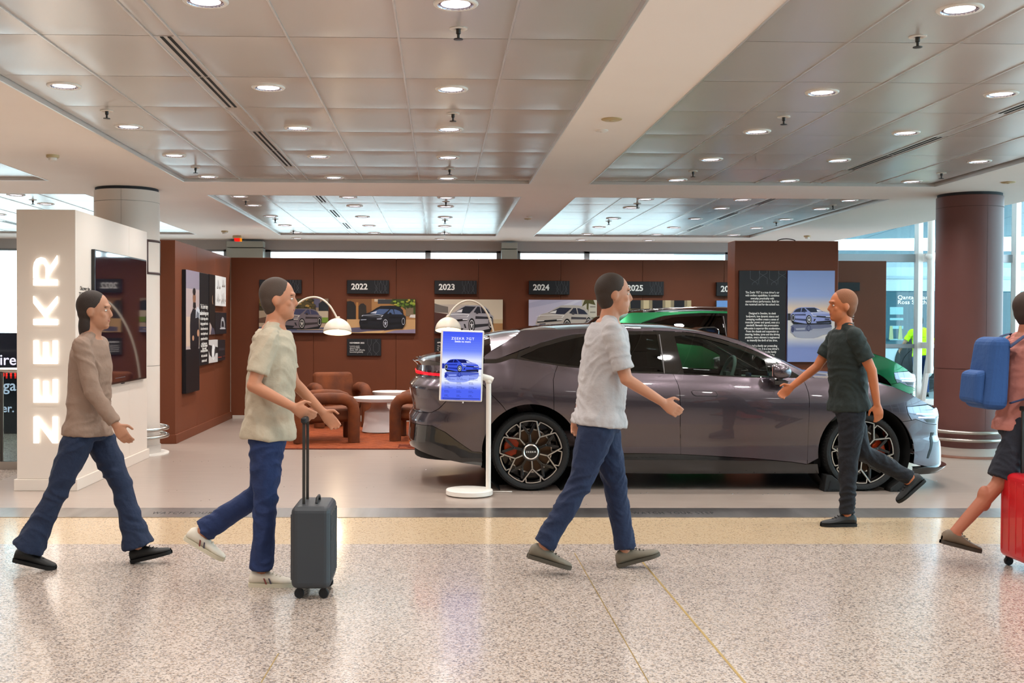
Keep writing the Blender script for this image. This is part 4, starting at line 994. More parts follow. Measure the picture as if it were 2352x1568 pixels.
ART = {
 '2021': [('#8a735e', R_(0,0,1,1))] + hedge + [('#a08a72', R_(0,.40,1,.64)), ('#b6a48c', R_(.8,.44,1,.63)), ('#5d4030', [(0,.28),(0,.42),(.1,.46),(.2,.5),(.35,.47),(.35,.28)]), ('#6f8a30', R_(.88,.30,1,.45)), ('#b39a80', R_(0,.1,1,.28)), ('#4c5068', [(0,.0),(0,.17),(.4,.14),(1,.16),(1,.0)]), ('#7d7a8c', R_(.4,.01,1,.05)), ('#97836e', R_(.55,.08,.95,.11))] + carpic(.25, .11, .66, .60, '#6b5f63', '#33292a', '#3a3a55', '#d9cfc4', True),
 '2022': [('#a87848', R_(0,0,1,1)), ('#7a4f2c', R_(0,.4,.36,1)), ('#22201f', [(0,.4),(0,.92),(.05,.94),(.10,.9),(.13,.78),(.13,.4)]), ('#b07a42', R_(.135,.4,.165,.9)), ('#2b2622', [(.17,.4),(.17,.78),(.2,.86),(.24,.87),(.28,.8),(.29,.4)]), ('#c8b398', R_(.40,.92,.56,1)), ('#38393c', R_(.45,.86,.66,.99)), ('#8f9aa6', R_(.68,.86,.75,.99)), ('#3c4a1e', [(.63,.86),(.66,1),(1,1),(1,.55),(.9,.6),(.8,.8)]), ('#7d6a52', R_(.86,.5,.97,.75)), ('#d8cfc8', [(.91,.46),(.93,.54),(1,.55),(1,.45)]), ('#c49a6a', R_(0,0,1,.4)), ('#5a5468', [(.05,.02),(.05,.15),(.4,.2),(.7,.12),(.4,.02)]), ('#8b7f96', [(.55,.0),(.7,.08),(1,.12),(1,0)]), ('#cfa878', [(.1,.0),(.3,.05),(.55,.08),(.5,0)])] + [(rnd.choice(['#5f7a24', '#8aa038', '#2c3a16', '#a8a040']), ell(rnd.uniform(.66, .99), rnd.uniform(.74, .99), rnd.uniform(.01, .03), rnd.uniform(.02, .05), 7)) for k in range(30)] + carpic(.18, .13, .68, .60, '#14161f', '#07080c', '#4a5f86', '#c8ccd8', True, suv=.3),
 '2023': [('#d3c5ad', R_(0,0,1,1)), ('#bfb2a4', R_(0,.45,.5,.85)), ('#6e6660', [(0,.88),(.1,.82),(.2,.78),(.2,.6),(0,.62)]), ('#4a2a24', [(0,.62),(.25,.55),(.25,.2),(0,.15)]), ('#a67c50', [(.7,.0),(.72,.3),(1,.35),(1,0)]), ('#c9b793', R_(.78,.3,1,.42)), ('#2a2228', [(.0,.0),(.0,.2),(.6,.12),(.75,.08),(.7,0)])] + carpic(.14, .03, .72, .80, '#a7a5ac', '#2b2c33', '#20242f', '#f0f0f2', True),
 '2024': [('#c3bed0', R_(0,0,1,1)), ('#b3b0c6', [(0,.3),(0,.75),(.6,1),(.2,1),(0,.9)]), ('#d2cfdb', [(.1,.5),(.7,1),(.78,1),(.3,.5)]), ('#c7bfae', R_(.78,.3,1,1)), ('#8b8478', R_(.82,.45,.98,.5)), ('#8b8478', R_(.9,.62,.98,.66)), ('#8b8478', R_(.9,.78,.98,.82)), ('#4f4a22', [(.78,.8),(.82,1),(.95,1),(.98,.85),(.88,.9),(.87,.4),(.85,.4),(.85,.9)]), ('#b1a99c', R_(0,0,1,.22))] + carpic(.10, .06, .82, .74, '#b9b0a6', '#423f45', '#25283a', '#e8e4de', True, suv=.15),
 '2025': [('#8f8064', R_(0,0,1,1))] + [('#1b1b20', R_(.11+.32*k,.5,.26+.32*k,1)) for k in range(3)] + [('#c4b08a', R_(.30+.32*k,.4,.38+.32*k,1)) for k in range(2)] + [('#d2bf98', R_(.0,.6,.06,.95)), ('#6a5c44', R_(0,.72,1,.75)), ('#6a5c44', R_(0,.88,.06,.9)), ('#b9a680', R_(.94,.4,1,1)), ('#5c6a78', R_(0,0,1,.4))] + carpic(.1, .05, .8, .66, '#39424e', '#14181e', '#20262e', '#cdd4dc', True),
 '2026': [('#6f9ad6', R_(0,0,1,1)), ('#8fb2e2', R_(0,.3,1,.62)), ('#c9b79a', R_(0,0,1,.3))] + carpic(.1, .1, .8, .6, '#5b6b86', '#1c2430', '#20262e', '#e4e8ee', True)}
pics = [('2021', 595.5, 685, 754, 764), ('2022', 797, 686, 954, 765), ('2023', 998, 687, 1154.5, 766), ('2024', 1214.5, 688, 1370.5, 767), ('2025', 1431, 689, 1587, 768), ('2026', 1646, 690, 1802, 769)]
PL = {'2021': 'picture of a brown-grey car before a hedge under the 2021 board', '2022': 'picture of a black van-like car on a sunny street under the 2022 board', '2023': 'picture of a tilted silver car in a desert under the 2023 board', '2024': 'picture of a beige compact car with a palm tree under the 2024 board', '2025': 'picture with a stone facade of tall windows under the 2025 board', '2026': 'picture with blue sky half hidden by the brown pylon'}
for yr, x0, y0, x1, y1 in pics:
    t, w, h, d = box_board('wall_picture', PL[yr], x0, y0, x1, y1, YW, .07, mat('picture_edge', '#5a5048', .6), 'picture', 'pictures on the back wall')
    art('printed_picture', ART[yr], w, h, t, (0, d, 0))
cap = {'2021': (595.5, 778.5, 676, 818, ['Zeekr brand officially launched', '', 'Zeekr 001 the brand\'s', 'first production model', 'makes official debut']), '2022': (797, 778, 875, 817, ['NOVEMBER 2022', 'Luxury pure', 'electric MPV', 'Zeekr 009 officially', 'launched globally']), '2023': (998, 777, 1076, 817, ['APRIL 2023', 'The', 'Ze', 'ba', ''])}
for yr, (x0, y0, x1, y1, lines) in cap.items():
    t, w, h, d = box_board('caption_board', {'2021': 'leftmost black caption board, below the hedge car picture', '2022': 'black caption board below the sunny street car picture', '2023': 'black caption board half hidden behind the blue screen'}[yr], x0, y0, x1, y1, YW, .04)
    text('caption_text', lines[0], .030, (-w*.42, d, h*.26), FRONT, m_ink, t, 'LEFT', .0005, off=.0008)
    text('caption_text', '\n'.join(lines[1:]), .030, (-w*.42, d, -h*.10), FRONT, m_ink, t, 'LEFT', .0005, line=1.0)
    mb = MB(); hexline(mb, w*.16, 0, w*.11, h*.98, 'x', d); hexline(mb, w*.36, 0, w*.17, h*.98, 'o', d); mb.build('line_pattern', m_line, t, recalc=False)
# lettering on the right end of the back wall
t, w, h, d = box_board('year_board', 'dark blue-black header board at the right end of the back wall', 1880, 648, 1975, 668, YW, .055)
text_on = thing('wall_lettering', 'white lettering and short paragraphs on the right end of the back wall', 'lettering', (0, YW, 0))
q = P(1955, 687.5, YW); text('wall_text', 'ZEEKR', .13, (q.x, -.002, q.z), FRONT, m_ink, text_on, 'RIGHT', .0006, sx=1.2, sp=1.25)
for py, s in ((698, 'is more than sons'), (716, 'technology brand built'), (721, 'in Europe. Launched in'), (726, 'nearly 1 million vehicles and'), (731, 'in countries and regions.'), (741, 'a growing community'), (746, 'who share our passion'), (751, 'of what is possible.'), (761, 'In 2026, we')):
    q = P(1962 if py != 698 else 1942, py, YW); text('wall_text', s, .033, (q.x, -.002, q.z), FRONT, m_ink, text_on, 'RIGHT', .0004)
# ================================================================== PYLON BOARDS
t, w, h, d = box_board('text_board', 'tall black board with three white paragraphs on the brown pylon', 1698.5, 621, 1804, 872, PYY, .04)
paras = [(654.0, ['The Zeekr 7GT is a true driver\'s car', 'with endless capabilities. It combines', 'everyday practicality with', 'extraordinary performance. Built for', 'the racetrack and for the school run.']),
         (702.0, ['Designed in Sweden, its sleek', 'bodywork, low dynamic stance and', 'sweeping roofline create a sense of', 'muscular power and speed, even at a', 'standstill. Beneath that provocative', 'silhouette is supercar-like acceleration.', 'From the chassis and suspension to', 'steering, brakes, tyres and the driving', 'position, every element is engineered', 'to intensify the thrill of the drive.']),
         (776.5, ['This isn\'t a family car pretending', 'to be a supercar. It is a true driver\'s', 'car that remembers the family', 'is part of the drive. All the', 'thrill real life demands.'])]
cz = t.location.z
for py, lines in paras:
    for k, s in enumerate(lines):
        q = P(1751, py + 6.9*k + 17.5, PYY-.04); text('paragraph_text', s, .0345, (q.x-t.location.x, d, q.z-cz), FRONT, m_ink, t, 'CENTER', .0004, sx=.78, off=.0005)
mb = MB(); zt0 = h/2
def pl(pts):
    for p, q in zip(pts, pts[1:]):
        p, q = Vector(p), Vector(q); dd = (q-p).normalized(); n = Vector((-dd.y, dd.x))*.0018; c = [p+n, q+n, q-n, p-n]; mb.add([(v.x, d, v.y) for v in c], [(0,1,2,3)])
for cx in (-.17, .24):
    X = w*cx
    pl([(X-.055, zt0), (X-.055, zt0-.095), (X, zt0-.13), (X+.055, zt0-.095), (X+.055, zt0)]); pl([(X-.03, zt0-.17), (X-.03, zt0-.15), (X, zt0-.13), (X+.03, zt0-.15), (X+.03, zt0-.17)])
for cx in (.03, .44):
    X = w*cx - .015
    pl([(X-.045, zt0), (X-.045, zt0-.03), (X, zt0-.055), (X+.05, zt0-.09), (X+.05, zt0-.16)]); pl([(X+.045, zt0), (X+.045, zt0-.03), (X, zt0-.055), (X-.05, zt0-.09), (X-.05, zt0-.16)])
mb.build('line_pattern', m_line, t, recalc=False)
t, w, h, d = box_board('car_poster', 'tall lavender poster of a car mirrored on water on the brown pylon', 1809.5, 621, 1915.5, 831, PYY, .04, mat('poster_edge', '#6f82bc', .6), 'poster')
art('printed_picture', poster7(PAL_P), w, h, t, (0, d, 0))
# ================================================================== BOARDS ON THE LEFT WALL
XW = -3.19
def side_board(name, label, px0, px1, pyt, pyb, dep, base='#141417', layers=None, cat='board'):
    a, b, c = PX(px0, pyt, XW+dep), PX(px0, pyb, XW+dep), PX(px1, pyt, XW+dep)
    w, h = c.y-a.y, a.z-b.z; t = thing(name, label, cat, (XW, (a.y+c.y)/2, (a.z+b.z)/2), pi/2)
    MB().box(-w/2, w/2, -dep, -.0005, -h/2, h/2).build('panel', mat('print_'+base.lstrip('#'), base, .45), t, bevel=.003, seg=1)
    if layers: art('printed_picture', layers, w, h, t, (0, -dep-.0006, 0))
    return t, w, h, -dep-.0008
t, w, h, d = side_board('portrait_board', 'tall portrait board of a person in black holding a white sketch', 427, 457.8, 618.5, 904, .05, '#0f1016',
    [('#b5a3a0', R_(0,.35,1,1)), ('#8f8592', R_(0,.85,1,1)), ('#c9b09c', R_(0,.38,1,.62)), ('#0b0c11', R_(0,0,1,.355)), ('#121218', [(.30,.36),(.28,.55),(.32,.64),(.5,.69),(.72,.68),(.95,.62),(.98,.5),(.95,.36)]), ('#0b0b10', [(.32,.02),(.34,.38),(.9,.38),(.85,.02)]), ('#8a6048', ell(.60,.775,.11,.055)), ('#1a1414', ell(.59,.83,.11,.03)), ('#1a1414', [(.5,.70),(.52,.74),(.7,.74),(.72,.70),(.62,.685)]), ('#b98a6c', ell(.88,.485,.08,.03)), ('#b98a6c', ell(.50,.445,.07,.022)), ('#c9ccd2', [(.68,.61),(.7,.68),(.85,.71),(1,.68),(1,.60),(.85,.62)]), ('#6d7078', [(.72,.62),(.78,.67),(.95,.65),(.95,.61)])], 'portrait')
t, w, h, d = side_board('text_board', 'narrow black text board beside the portrait on the left wall', 458.5, 479.5, 625, 840, .045)
text('board_text', 'The Zeekr design\nand technology story', .085, (0, d, h*.10), FRONT, m_ink, t, 'CENTER', .0005, sx=.75)
text('board_text', 'Europe based creative centre\nthe Zeekr design studio in\nbringing together from the\nidea and innovations that\ncome to shape form and\npurpose from sketch to\nroad, shaping every\nthing we make', .055, (0, d, -h*.13), FRONT, m_ink, t, 'CENTER', .0005, sx=.8, line=1.2)
text('board_text', 'Every detail is designed\naround people and drive\nwith a calm and bold\nattention to craft', .055, (0, d, -h*.37), FRONT, m_ink, t, 'CENTER', .0005, sx=.8, line=1.2)
side_board('photo_board', 'black photo board with a profile and sketching hands on the left wall', 480.5, 494, 629, 768, .045, '#110f10', [('#1b1614', R_(0,0,1,1)), ('#8a6a55', ell(.62,.58,.14,.08)), ('#141010', ell(.72,.60,.12,.09)), ('#b7a29a', [(.0,.0),(.05,.2),(.3,.16),(.6,.05),(.9,.0)]), ('#4b4450', [(.2,.0),(.4,.12),(.8,.1),(1,0)])], 'picture')
sk = [('#e9e5e0', R_(0,0,1,1))]
for cx, cy, s in ((.30,.72,1.), (.75,.78,.8), (.25,.28,.8), (.70,.30,1.)):
    for k in range(9): sk.append(('#55504e', [(cx-.17*s, cy-.12*s+.03*k*s), (cx-.05*s, cy-.11*s+.031*k*s), (cx+.17*s-.02*k*s, cy-.10*s+.025*k*s), (cx-.05*s, cy-.118*s+.031*k*s)]))
    for dx in (-.1, .1): sk += [('#3a3634', ell(cx+dx*s, cy-.11*s, .05*s, .04*s, 10)), ('#e9e5e0', ell(cx+dx*s, cy-.11*s, .03*s, .024*s, 10))]
side_board('sketch_board', 'white board of pencil car sketches on the left wall', 494.5, 518.8, 632, 701.5, .045, '#e9e5e0', sk, 'picture')
side_board('photo_board', 'dark board with a pale car front drawing below the sketch board', 494.5, 520, 717, 767, .045, '#1a191c', [('#1e1c20', R_(0,0,1,1)), ('#a8a4a6', [(.45,.25),(.5,.65),(.6,.8),(.75,.75),(.85,.5),(.85,.25)]), ('#2a282c', [(.52,.32),(.56,.6),(.72,.6),(.78,.32)]), ('#c8c4c6', R_(.4,.22,.9,.27))], 'picture')
side_board('photo_board', 'pale picture of a white car seat shape on the left wall', 479.5, 500, 781, 834, .045, '#c8c2be', [('#cfc9c5', R_(0,0,1,1)), ('#2c2828', [(0,.55),(0,.8),(.35,.75),(.4,.2),(.1,.35)]), ('#eceae8', ell(.5,.45,.18,.35)), ('#9a9492', [(.4,.12),(.62,.3),(.7,.6),(.62,.6),(.55,.3)]), ('#2c2828', [(.6,.2),(.75,.4),(1,.4),(1,.65),(.7,.7)])], 'picture')
side_board('photo_board', 'dark picture with a thin red light line beside the seat picture', 500.5, 517, 781, 829, .04, '#241f22', [('#241f22', R_(0,0,1,1)), ('#3a3438', R_(.1,.5,.9,.62)), ('#a83a28', R_(0,.16,.5,.19)), ('#a83a28', R_(.7,.18,1,.2))], 'picture')

# ================================================================== LOUNGE
m_rug = mat('burnt_orange_rug', '#974518', .95, var='#7a3410', vscale=9., vstretch=(1, 2, 1), bump=1., bscale=38., sheen=.3, bdist=.02)
rx0, ry0, ry1 = -1.95, F(820, 1032).y, 16.35
rug = thing('rug', 'burnt orange tufted rug under the lounge chairs', 'rug', (0, 0, 0))
rows = []
rnd = random.Random(5)
nx, ny = 90, 96
for i in range(nx+1):
    r = []
    for j in range(ny+1):
        x, y = rx0 + (1.5-rx0)*i/nx, ry0 + (ry1-ry0)*j/ny
        blk = .006*((int((x+9)/.12) + int(y/.14)) % 2) + rnd.uniform(-.002, .003)
        if i in (0, nx) or j in (0, ny): blk = -.012
        r.append((x, y, .014 + blk))
    rows.append(r)
MB().grid(rows).build('pile', m_rug, rug, sm=60)
MB().box(rx0-.01, 1.51, ry0-.012, ry0+.01, 0, .012).build('front_binding', mat('dark_rug_binding', '#5c2410', .9), rug)
for k in range(5): MB().box(P(915, 1020, ry0+.15).x, 1.5, ry0+.05+k*.07, ry0+.075+k*.07, .014, .024).build('woven_stripe', mat('dark_rug_stripe', '#6b2a12', .9), rug)
m_velvet = mat('rust_velvet', '#74380f', .8, var='#4f240b', vscale=5., bump=.15, bscale=25, sheen=.35)
def armchair(label, loc, rotz):
    t = thing('armchair', label, 'armchair', loc, rotz, 'rust velvet armchairs')
    for s in (-1, 1):
        y = s*.335
        path = [(.335,y,.0),(.335,y,.2),(.335,y,.36),(.322,y,.44),(.28,y,.495),(.20,y,.523),(.05,y,.53),(-.12,y,.522),(-.22,y,.50),(-.29,y,.44),(-.315,y,.34),(-.32,y,.15),(-.32,y,0)]
        MB().tube(path, [(.072, .075)]*len(path), 16, ref=(1,0,0)).build('arm', m_velvet, t, sm=60, bevel=0)
    MB().hexa([(-.26,-.27,.22),(.33,-.27,.24),(.33,.27,.24),(-.26,.27,.22),(-.26,-.27,.38),(.34,-.27,.42),(.34,.27,.42),(-.26,.27,.38)]).build('seat', m_velvet, t, bevel=.06, seg=4)
    MB().hexa([(-.33,-.30,.20),(-.17,-.30,.22),(-.17,.30,.22),(-.33,.30,.20),(-.44,-.29,.72),(-.30,-.29,.74),(-.30,.29,.74),(-.44,.29,.72)]).build('backrest', m_velvet, t, bevel=.06, seg=4)
    return t
p1 = P(745, 1000, 13.75); armchair('rust velvet armchair seen from its side in front of the others', (p1.x, 13.72, .024), radians(10))
p2 = P(776, 960, 15.75); armchair('rust velvet armchair facing the room against the brown back wall', (p2.x, 15.75, .024), radians(-72))
p3 = P(968, 1000, 13.95); armchair('rust velvet armchair mostly hidden behind the rear of the graphite car', (p3.x+.04, 13.95, .024), radians(176))
m_tab = mat('matt_white_table', '#d9d2cf', .5)
def table(label, px, Y, R, H, b):
    x = P(px, 900, Y).x; t = thing('coffee_table', label, 'table', (x, Y, .024))
    MB().lathe([(.0, H-.008), (R-.03, H-.008), (R-.02, H), (R-.004, H), (R, H-.006), (R-.012, H-.045), (R-.03, H-.052), (0, H-.052)], 56).build('top', m_tab, t, sm=35)
    MB().lathe([(.11, H-.05), (.105, H-.10), (.112, H-.14), (.14, H-.165), (b-.03, H-.18), (b-.012, H-.195), (b, .12), (b+.022, .004), (b+.015, 0), (0, 0)], 48).build('pedestal', m_tab, t, sm=40)
table('low white pedestal table in front between the armchairs', 871, 14.78, .359, .455, .205)
table('second white pedestal table behind the low one', 899, 15.85, .272, .47, .17)
m_bulb = mat('warm_lamp_bulb', '#fff1d8', .5, emit='#ffd9a0', es=14.)
def arclamp(label, Y, pts, shade, floor_px):
    t = thing('arc_lamp', label, 'floor lamp', (0, 0, 0))
    w = [P(x, y, Y) for x, y in pts]; b = Vector((P(floor_px, 900, Y).x, Y, 0))
    path = [(b.x, b.y, .04), (b.x, b.y, .3)] + [tuple(p) for p in w]
    # smooth the traced path
    q = [Vector(p) for p in path]
    for _ in range(2):
        r = [q[0]]
        for u, v in zip(q, q[1:]): r += [u.lerp(v, .25), u.lerp(v, .75)]
        q = r + [q[-1]]
    MB().tube(q, .0135, 10, ref=(0, 1, 0)).build('arm', m_lampw, t, sm=180)
    MB().lathe([(.0, .03), (.155, .03), (.16, .02), (.16, 0), (0, 0)], 36, (b.x, b.y, .024 if b.x > rx0 else 0)).build('base', m_lampw, t, sm=40)
    sx, sy, r = shade; c = P(sx, sy, Y); rr = r*Y/FPX
    sh = MB().lathe([(.028, rr*1.13), (.03, rr*1.03), (.05, rr*1.0)] + [(rr*sin(a), rr*cos(a)) for a in [radians(14+76*i/14) for i in range(15)]] + [(rr-.004, -.004)] + [((rr-.006)*sin(a), (rr-.006)*cos(a)) for a in [radians(90-85*i/12) for i in range(13)]], 40).build('shade', m_lampw, t, sm=50, loc=c)
    sh.rotation_euler.x = radians(-13)
    MB().ball((0, 0, rr*.42), .045).build('bulb', m_bulb, sh, sm=180)
    ld = bpy.data.lights.new('bulb_light', 'POINT'); ld.energy = 9; ld.color = (1, .78, .52); ld.shadow_soft_size = .05
    lo = bpy.data.objects.new('bulb_light', ld); COL.objects.link(lo); lo.parent = sh; lo.location = (0, 0, rr*.12)
arclamp('cream arc floor lamp with dome shade arching to the right over the armchair', 14.75, [(611.5,935),(612,890),(617,838),(628,790),(645,748),(668,712),(692,690),(715,681),(737,684),(757,700),(770,722),(774,731)], (775, 763, 32.5), 614)
arclamp('cream arc floor lamp with dome shade arching to the left behind the blue screen', 14.9, [(1150,880),(1142,800),(1134,762),(1124,728),(1110,704),(1092,692),(1073,689),(1054,696),(1038,712),(1030,727)], (1029.5, 758, 30), 1152)

# ================================================================== SCREEN ON A STAND
bc = F(1078, 1131); YS = 9.46
st = thing('display_screen', 'white portrait screen showing a blue car advert on a round-base stand', 'display stand', (P(1078, 1130, YS).x, YS, 0))
MB().lathe([(.0, .052), (.195, .052), (.2, .046), (.2, .012), (.192, .006), (.15, .0), (0, 0)], 56).build('base', m_white, st, sm=35)
px_ = P(1122, 1000, YS).x - st.location.x; zt_ = P(1122, 878, YS).z
MB().tube([(px_, 0, .05), (px_, 0, zt_)], .0215, 20).build('pole', m_white, st, sm=40)
ar = MB().tube([(px_-.075, -.03, zt_+.055), (px_+.01, 0, zt_+.03), (px_+.035, .0, zt_+.018)], [.026, .028, .024], 16).ball((px_, 0, zt_+.01), .03).build('arm', m_white, st, sm=60)
q = P(1060.5, 840, YS-.12); lx, lz = q.x-st.location.x, q.z
sc = thing('screen', None, None, (lx, -.11, lz)); sc.parent = st
del_keys = [k for k in ('label', 'category') if k in sc]
hw, hh = 49.5*(YS-.11)/FPX, 82*(YS-.11)/FPX
sc.rotation_euler = (0, radians(1.6), radians(3))
MB().box(-hw, hw, -.012, .028, -hh, hh).build('case', m_white, sc, bevel=.012, seg=3)
def art_glow(name, layers, w, h, parent, loc, es):
    mb = MB(); cols = []
    for k, (c, pts) in enumerate(layers):
        if c not in cols: cols.append(c)
        mb.cur = cols.index(c); pts = [(max(0, min(1, a)), max(0, min(1, b))) for a, b in pts]
        mb.add([((a-.5)*w, -.0003*(k+1), (b-.5)*h) for a, b in pts], [tuple(range(len(pts)))])
    o = mb.build(name, [mat('lit_screen_'+c.lstrip('#'), '#000000', .2, emit=c, es=es) for c in cols], parent, recalc=False); o.location = loc; return o
art_glow('screen_image', poster7(PAL_S), 2*hw-.03, 2*hh-.03, sc, (0, -.0123, 0), .95)
m_lit = mat('lit_white_text', '#000000', .3, emit='#ffffff', es=1.); m_dk = mat('lit_navy_text', '#000000', .3, emit='#2638a8', es=.5)
text('screen_text', 'ZEEKR 7GT', .030, (0, -.031, hh*.76), FRONT, m_lit, sc, 'CENTER', .0002, sx=1.15, sp=1.15)
text('screen_text', 'Settle no more', .022, (0, -.031, hh*.68), FRONT, m_lit, sc, 'CENTER', .0002, off=.0004)
for k, (hd, c2) in enumerate((('Core', 'rear wheel drive'), ('Long range RWD', 'rear wheel drive'), ('Performance AWD', 'all wheel drive'))):
    text('screen_text', hd + '\n\ndriven by\n' + c2 + '\n\nbattery\n75 kWh\n\ncharging\nup to 480kW\n\npower\n310 kW\n\nrange\n519 km', .0125, (-hw*.78+k*hw*.56, -.031, -hh*.56), FRONT, m_dk, sc, 'LEFT', .0002, line=.95)
MB().box(-hw*.86, hw*.86, -.0307, -.0302, -hh*.915, -hh*.90).box(-hw*.86, -hw*.05, -.0307, -.0302, -hh*.935, -hh*.925).build('small_print', m_dk, sc)
MB().tube([(.02, 0, -hh-.001), (.02, 0, -hh-.014)], .007, 10).build('knob', m_white, sc)
for _m in MATS.values():
    if _m.name.startswith(('lit_', 'pale_sign', 'red_sign')): _m.cycles.emission_sampling = 'NONE'
# white power lead on the floor
t = thing('power_lead', 'thin white power lead trailing from the screen base to the car wheel', 'cable', (0, 0, 0))
cp = [F(1131, 1124, .01), F(1145, 1125, .006), F(1156, 1122.5, .006), F(1164, 1124, .006), F(1166, 1128, .006), F(1176, 1128, .006)]
cp = [Vector((p.x, min(p.y, 9.62), .006)) for p in cp]
MB().tube(cp, .0045, 8, ref=(0,0,1)).build('lead', m_white, t, sm=180)
# ================================================================== FAR LEFT: DARK SIGN AND BALUSTRADE
sg = thing('advert_wall', 'dark advertising wall with white and red words left of the kiosk', 'sign', (0, 0, 0))
YG = 14.6; zt_ = P(20, 764, YG).z
MB().box(-8.6, -4.0, YG, YG+.12, 0, zt_).build('panel', mat('navy_black_panel', '#171a24', .25, coat=.4), sg, bevel=.005)
for s, px, py, sz, mm in (('irec', -1, 827, .20, 'w'), ('omo', -8, 858, .20, 'r'), ('gac', 7, 886, .20, 'w'), ('er.', 4, 938, .15, 'w'), ('you t', 3, 1000, .135, 'w')):
    q = P(px, py, YG); text('sign_text', s, sz, (q.x, YG-.002, q.z), FRONT, mat('pale_sign_letters', '#d4d6e8', .5, emit='#c8cce8', es=.5) if mm == 'w' else mat('red_sign_letters', '#e02018', .5, emit='#ff2010', es=.6), sg, 'LEFT', .001, off=.002)
bl = thing('glass_balustrade', 'glass balustrade with round steel handrail left of the kiosk', 'railing', (0, 0, 0))
YG = 11.1; zr = P(10, 850, YG).z
MB().tube([(-8.0, YG, zr), (-4.02, YG, zr)], .026, 16).build('handrail', m_steel, bl, sm=40)
for x in (P(1, 950, YG).x, P(1, 950, YG).x-1.5, P(1, 950, YG).x-3.0): MB().box(x-.02, x+.02, YG-.03, YG+.03, 0, zr-.02).build('post', m_gun, bl, bevel=.004)
for k in range(3):
    x = P(1, 950, YG).x - 1.5*k
    MB().box(x-1.46 if k else x+.03, x-.03 if k else -4.02, YG-.006, YG+.006, .08, zr-.06).build('glass_panel', glass('balustrade_glass', '#cfe0e2', 0., 1.3), bl)
MB().box(-8.0, -4.02, YG-.04, YG+.04, 0, .08).build('base_channel', m_steel, bl)
# ================================================================== PEOPLE
from mathutils import noise as NZ
def folds(me, amp, seed, org, zs=(.0, 9.)):
    # cloth creases: ridged noise pushed along the normals, stretched across the limb
    me.update(); co = [v.co.copy() for v in me.vertices]; no = [v.normal.copy() for v in me.vertices]
    for i, v in enumerate(me.vertices):
        p = co[i]; w = 2.2*NZ.noise(Vector((p.x*4+seed, p.y*4, p.z*3)))
        q = Vector((p.x*6+seed, p.y*6, p.z*15+w*1.6)); a = 1-abs(NZ.noise(q)); b = NZ.noise(Vector((p.x*22, p.y*22, p.z*30+seed)))
        v.co = p + no[i]*(amp*((a*a-.62)*1.5 + .22*b))
def remesh(mb, name, voxel, m, parent, smooth=3, fac=.5, fold=0.):
    me = mb.mesh(name+'_raw'); tmp = bpy.data.objects.new('tmp', me); COL.objects.link(tmp)
    r = tmp.modifiers.new('r', 'REMESH'); r.mode = 'VOXEL'; r.voxel_size = voxel; r.use_smooth_shade = True
    s = tmp.modifiers.new('s', 'SMOOTH'); s.iterations = smooth; s.factor = fac
    dg = bpy.context.evaluated_depsgraph_get(); out = bpy.data.meshes.new_from_object(tmp.evaluated_get(dg))
    bpy.data.objects.remove(tmp); bpy.data.meshes.remove(me)
    out.name = name
    if fold: folds(out, fold, len(out.vertices) % 17, None)
    out.polygons.foreach_set('use_smooth', [True]*len(out.polygons)); out.materials.clear(); out.materials.append(m)
    o = bpy.data.objects.new(name, out); COL.objects.link(o); o.parent = parent; return o
UP = Vector((0, 0, 1))
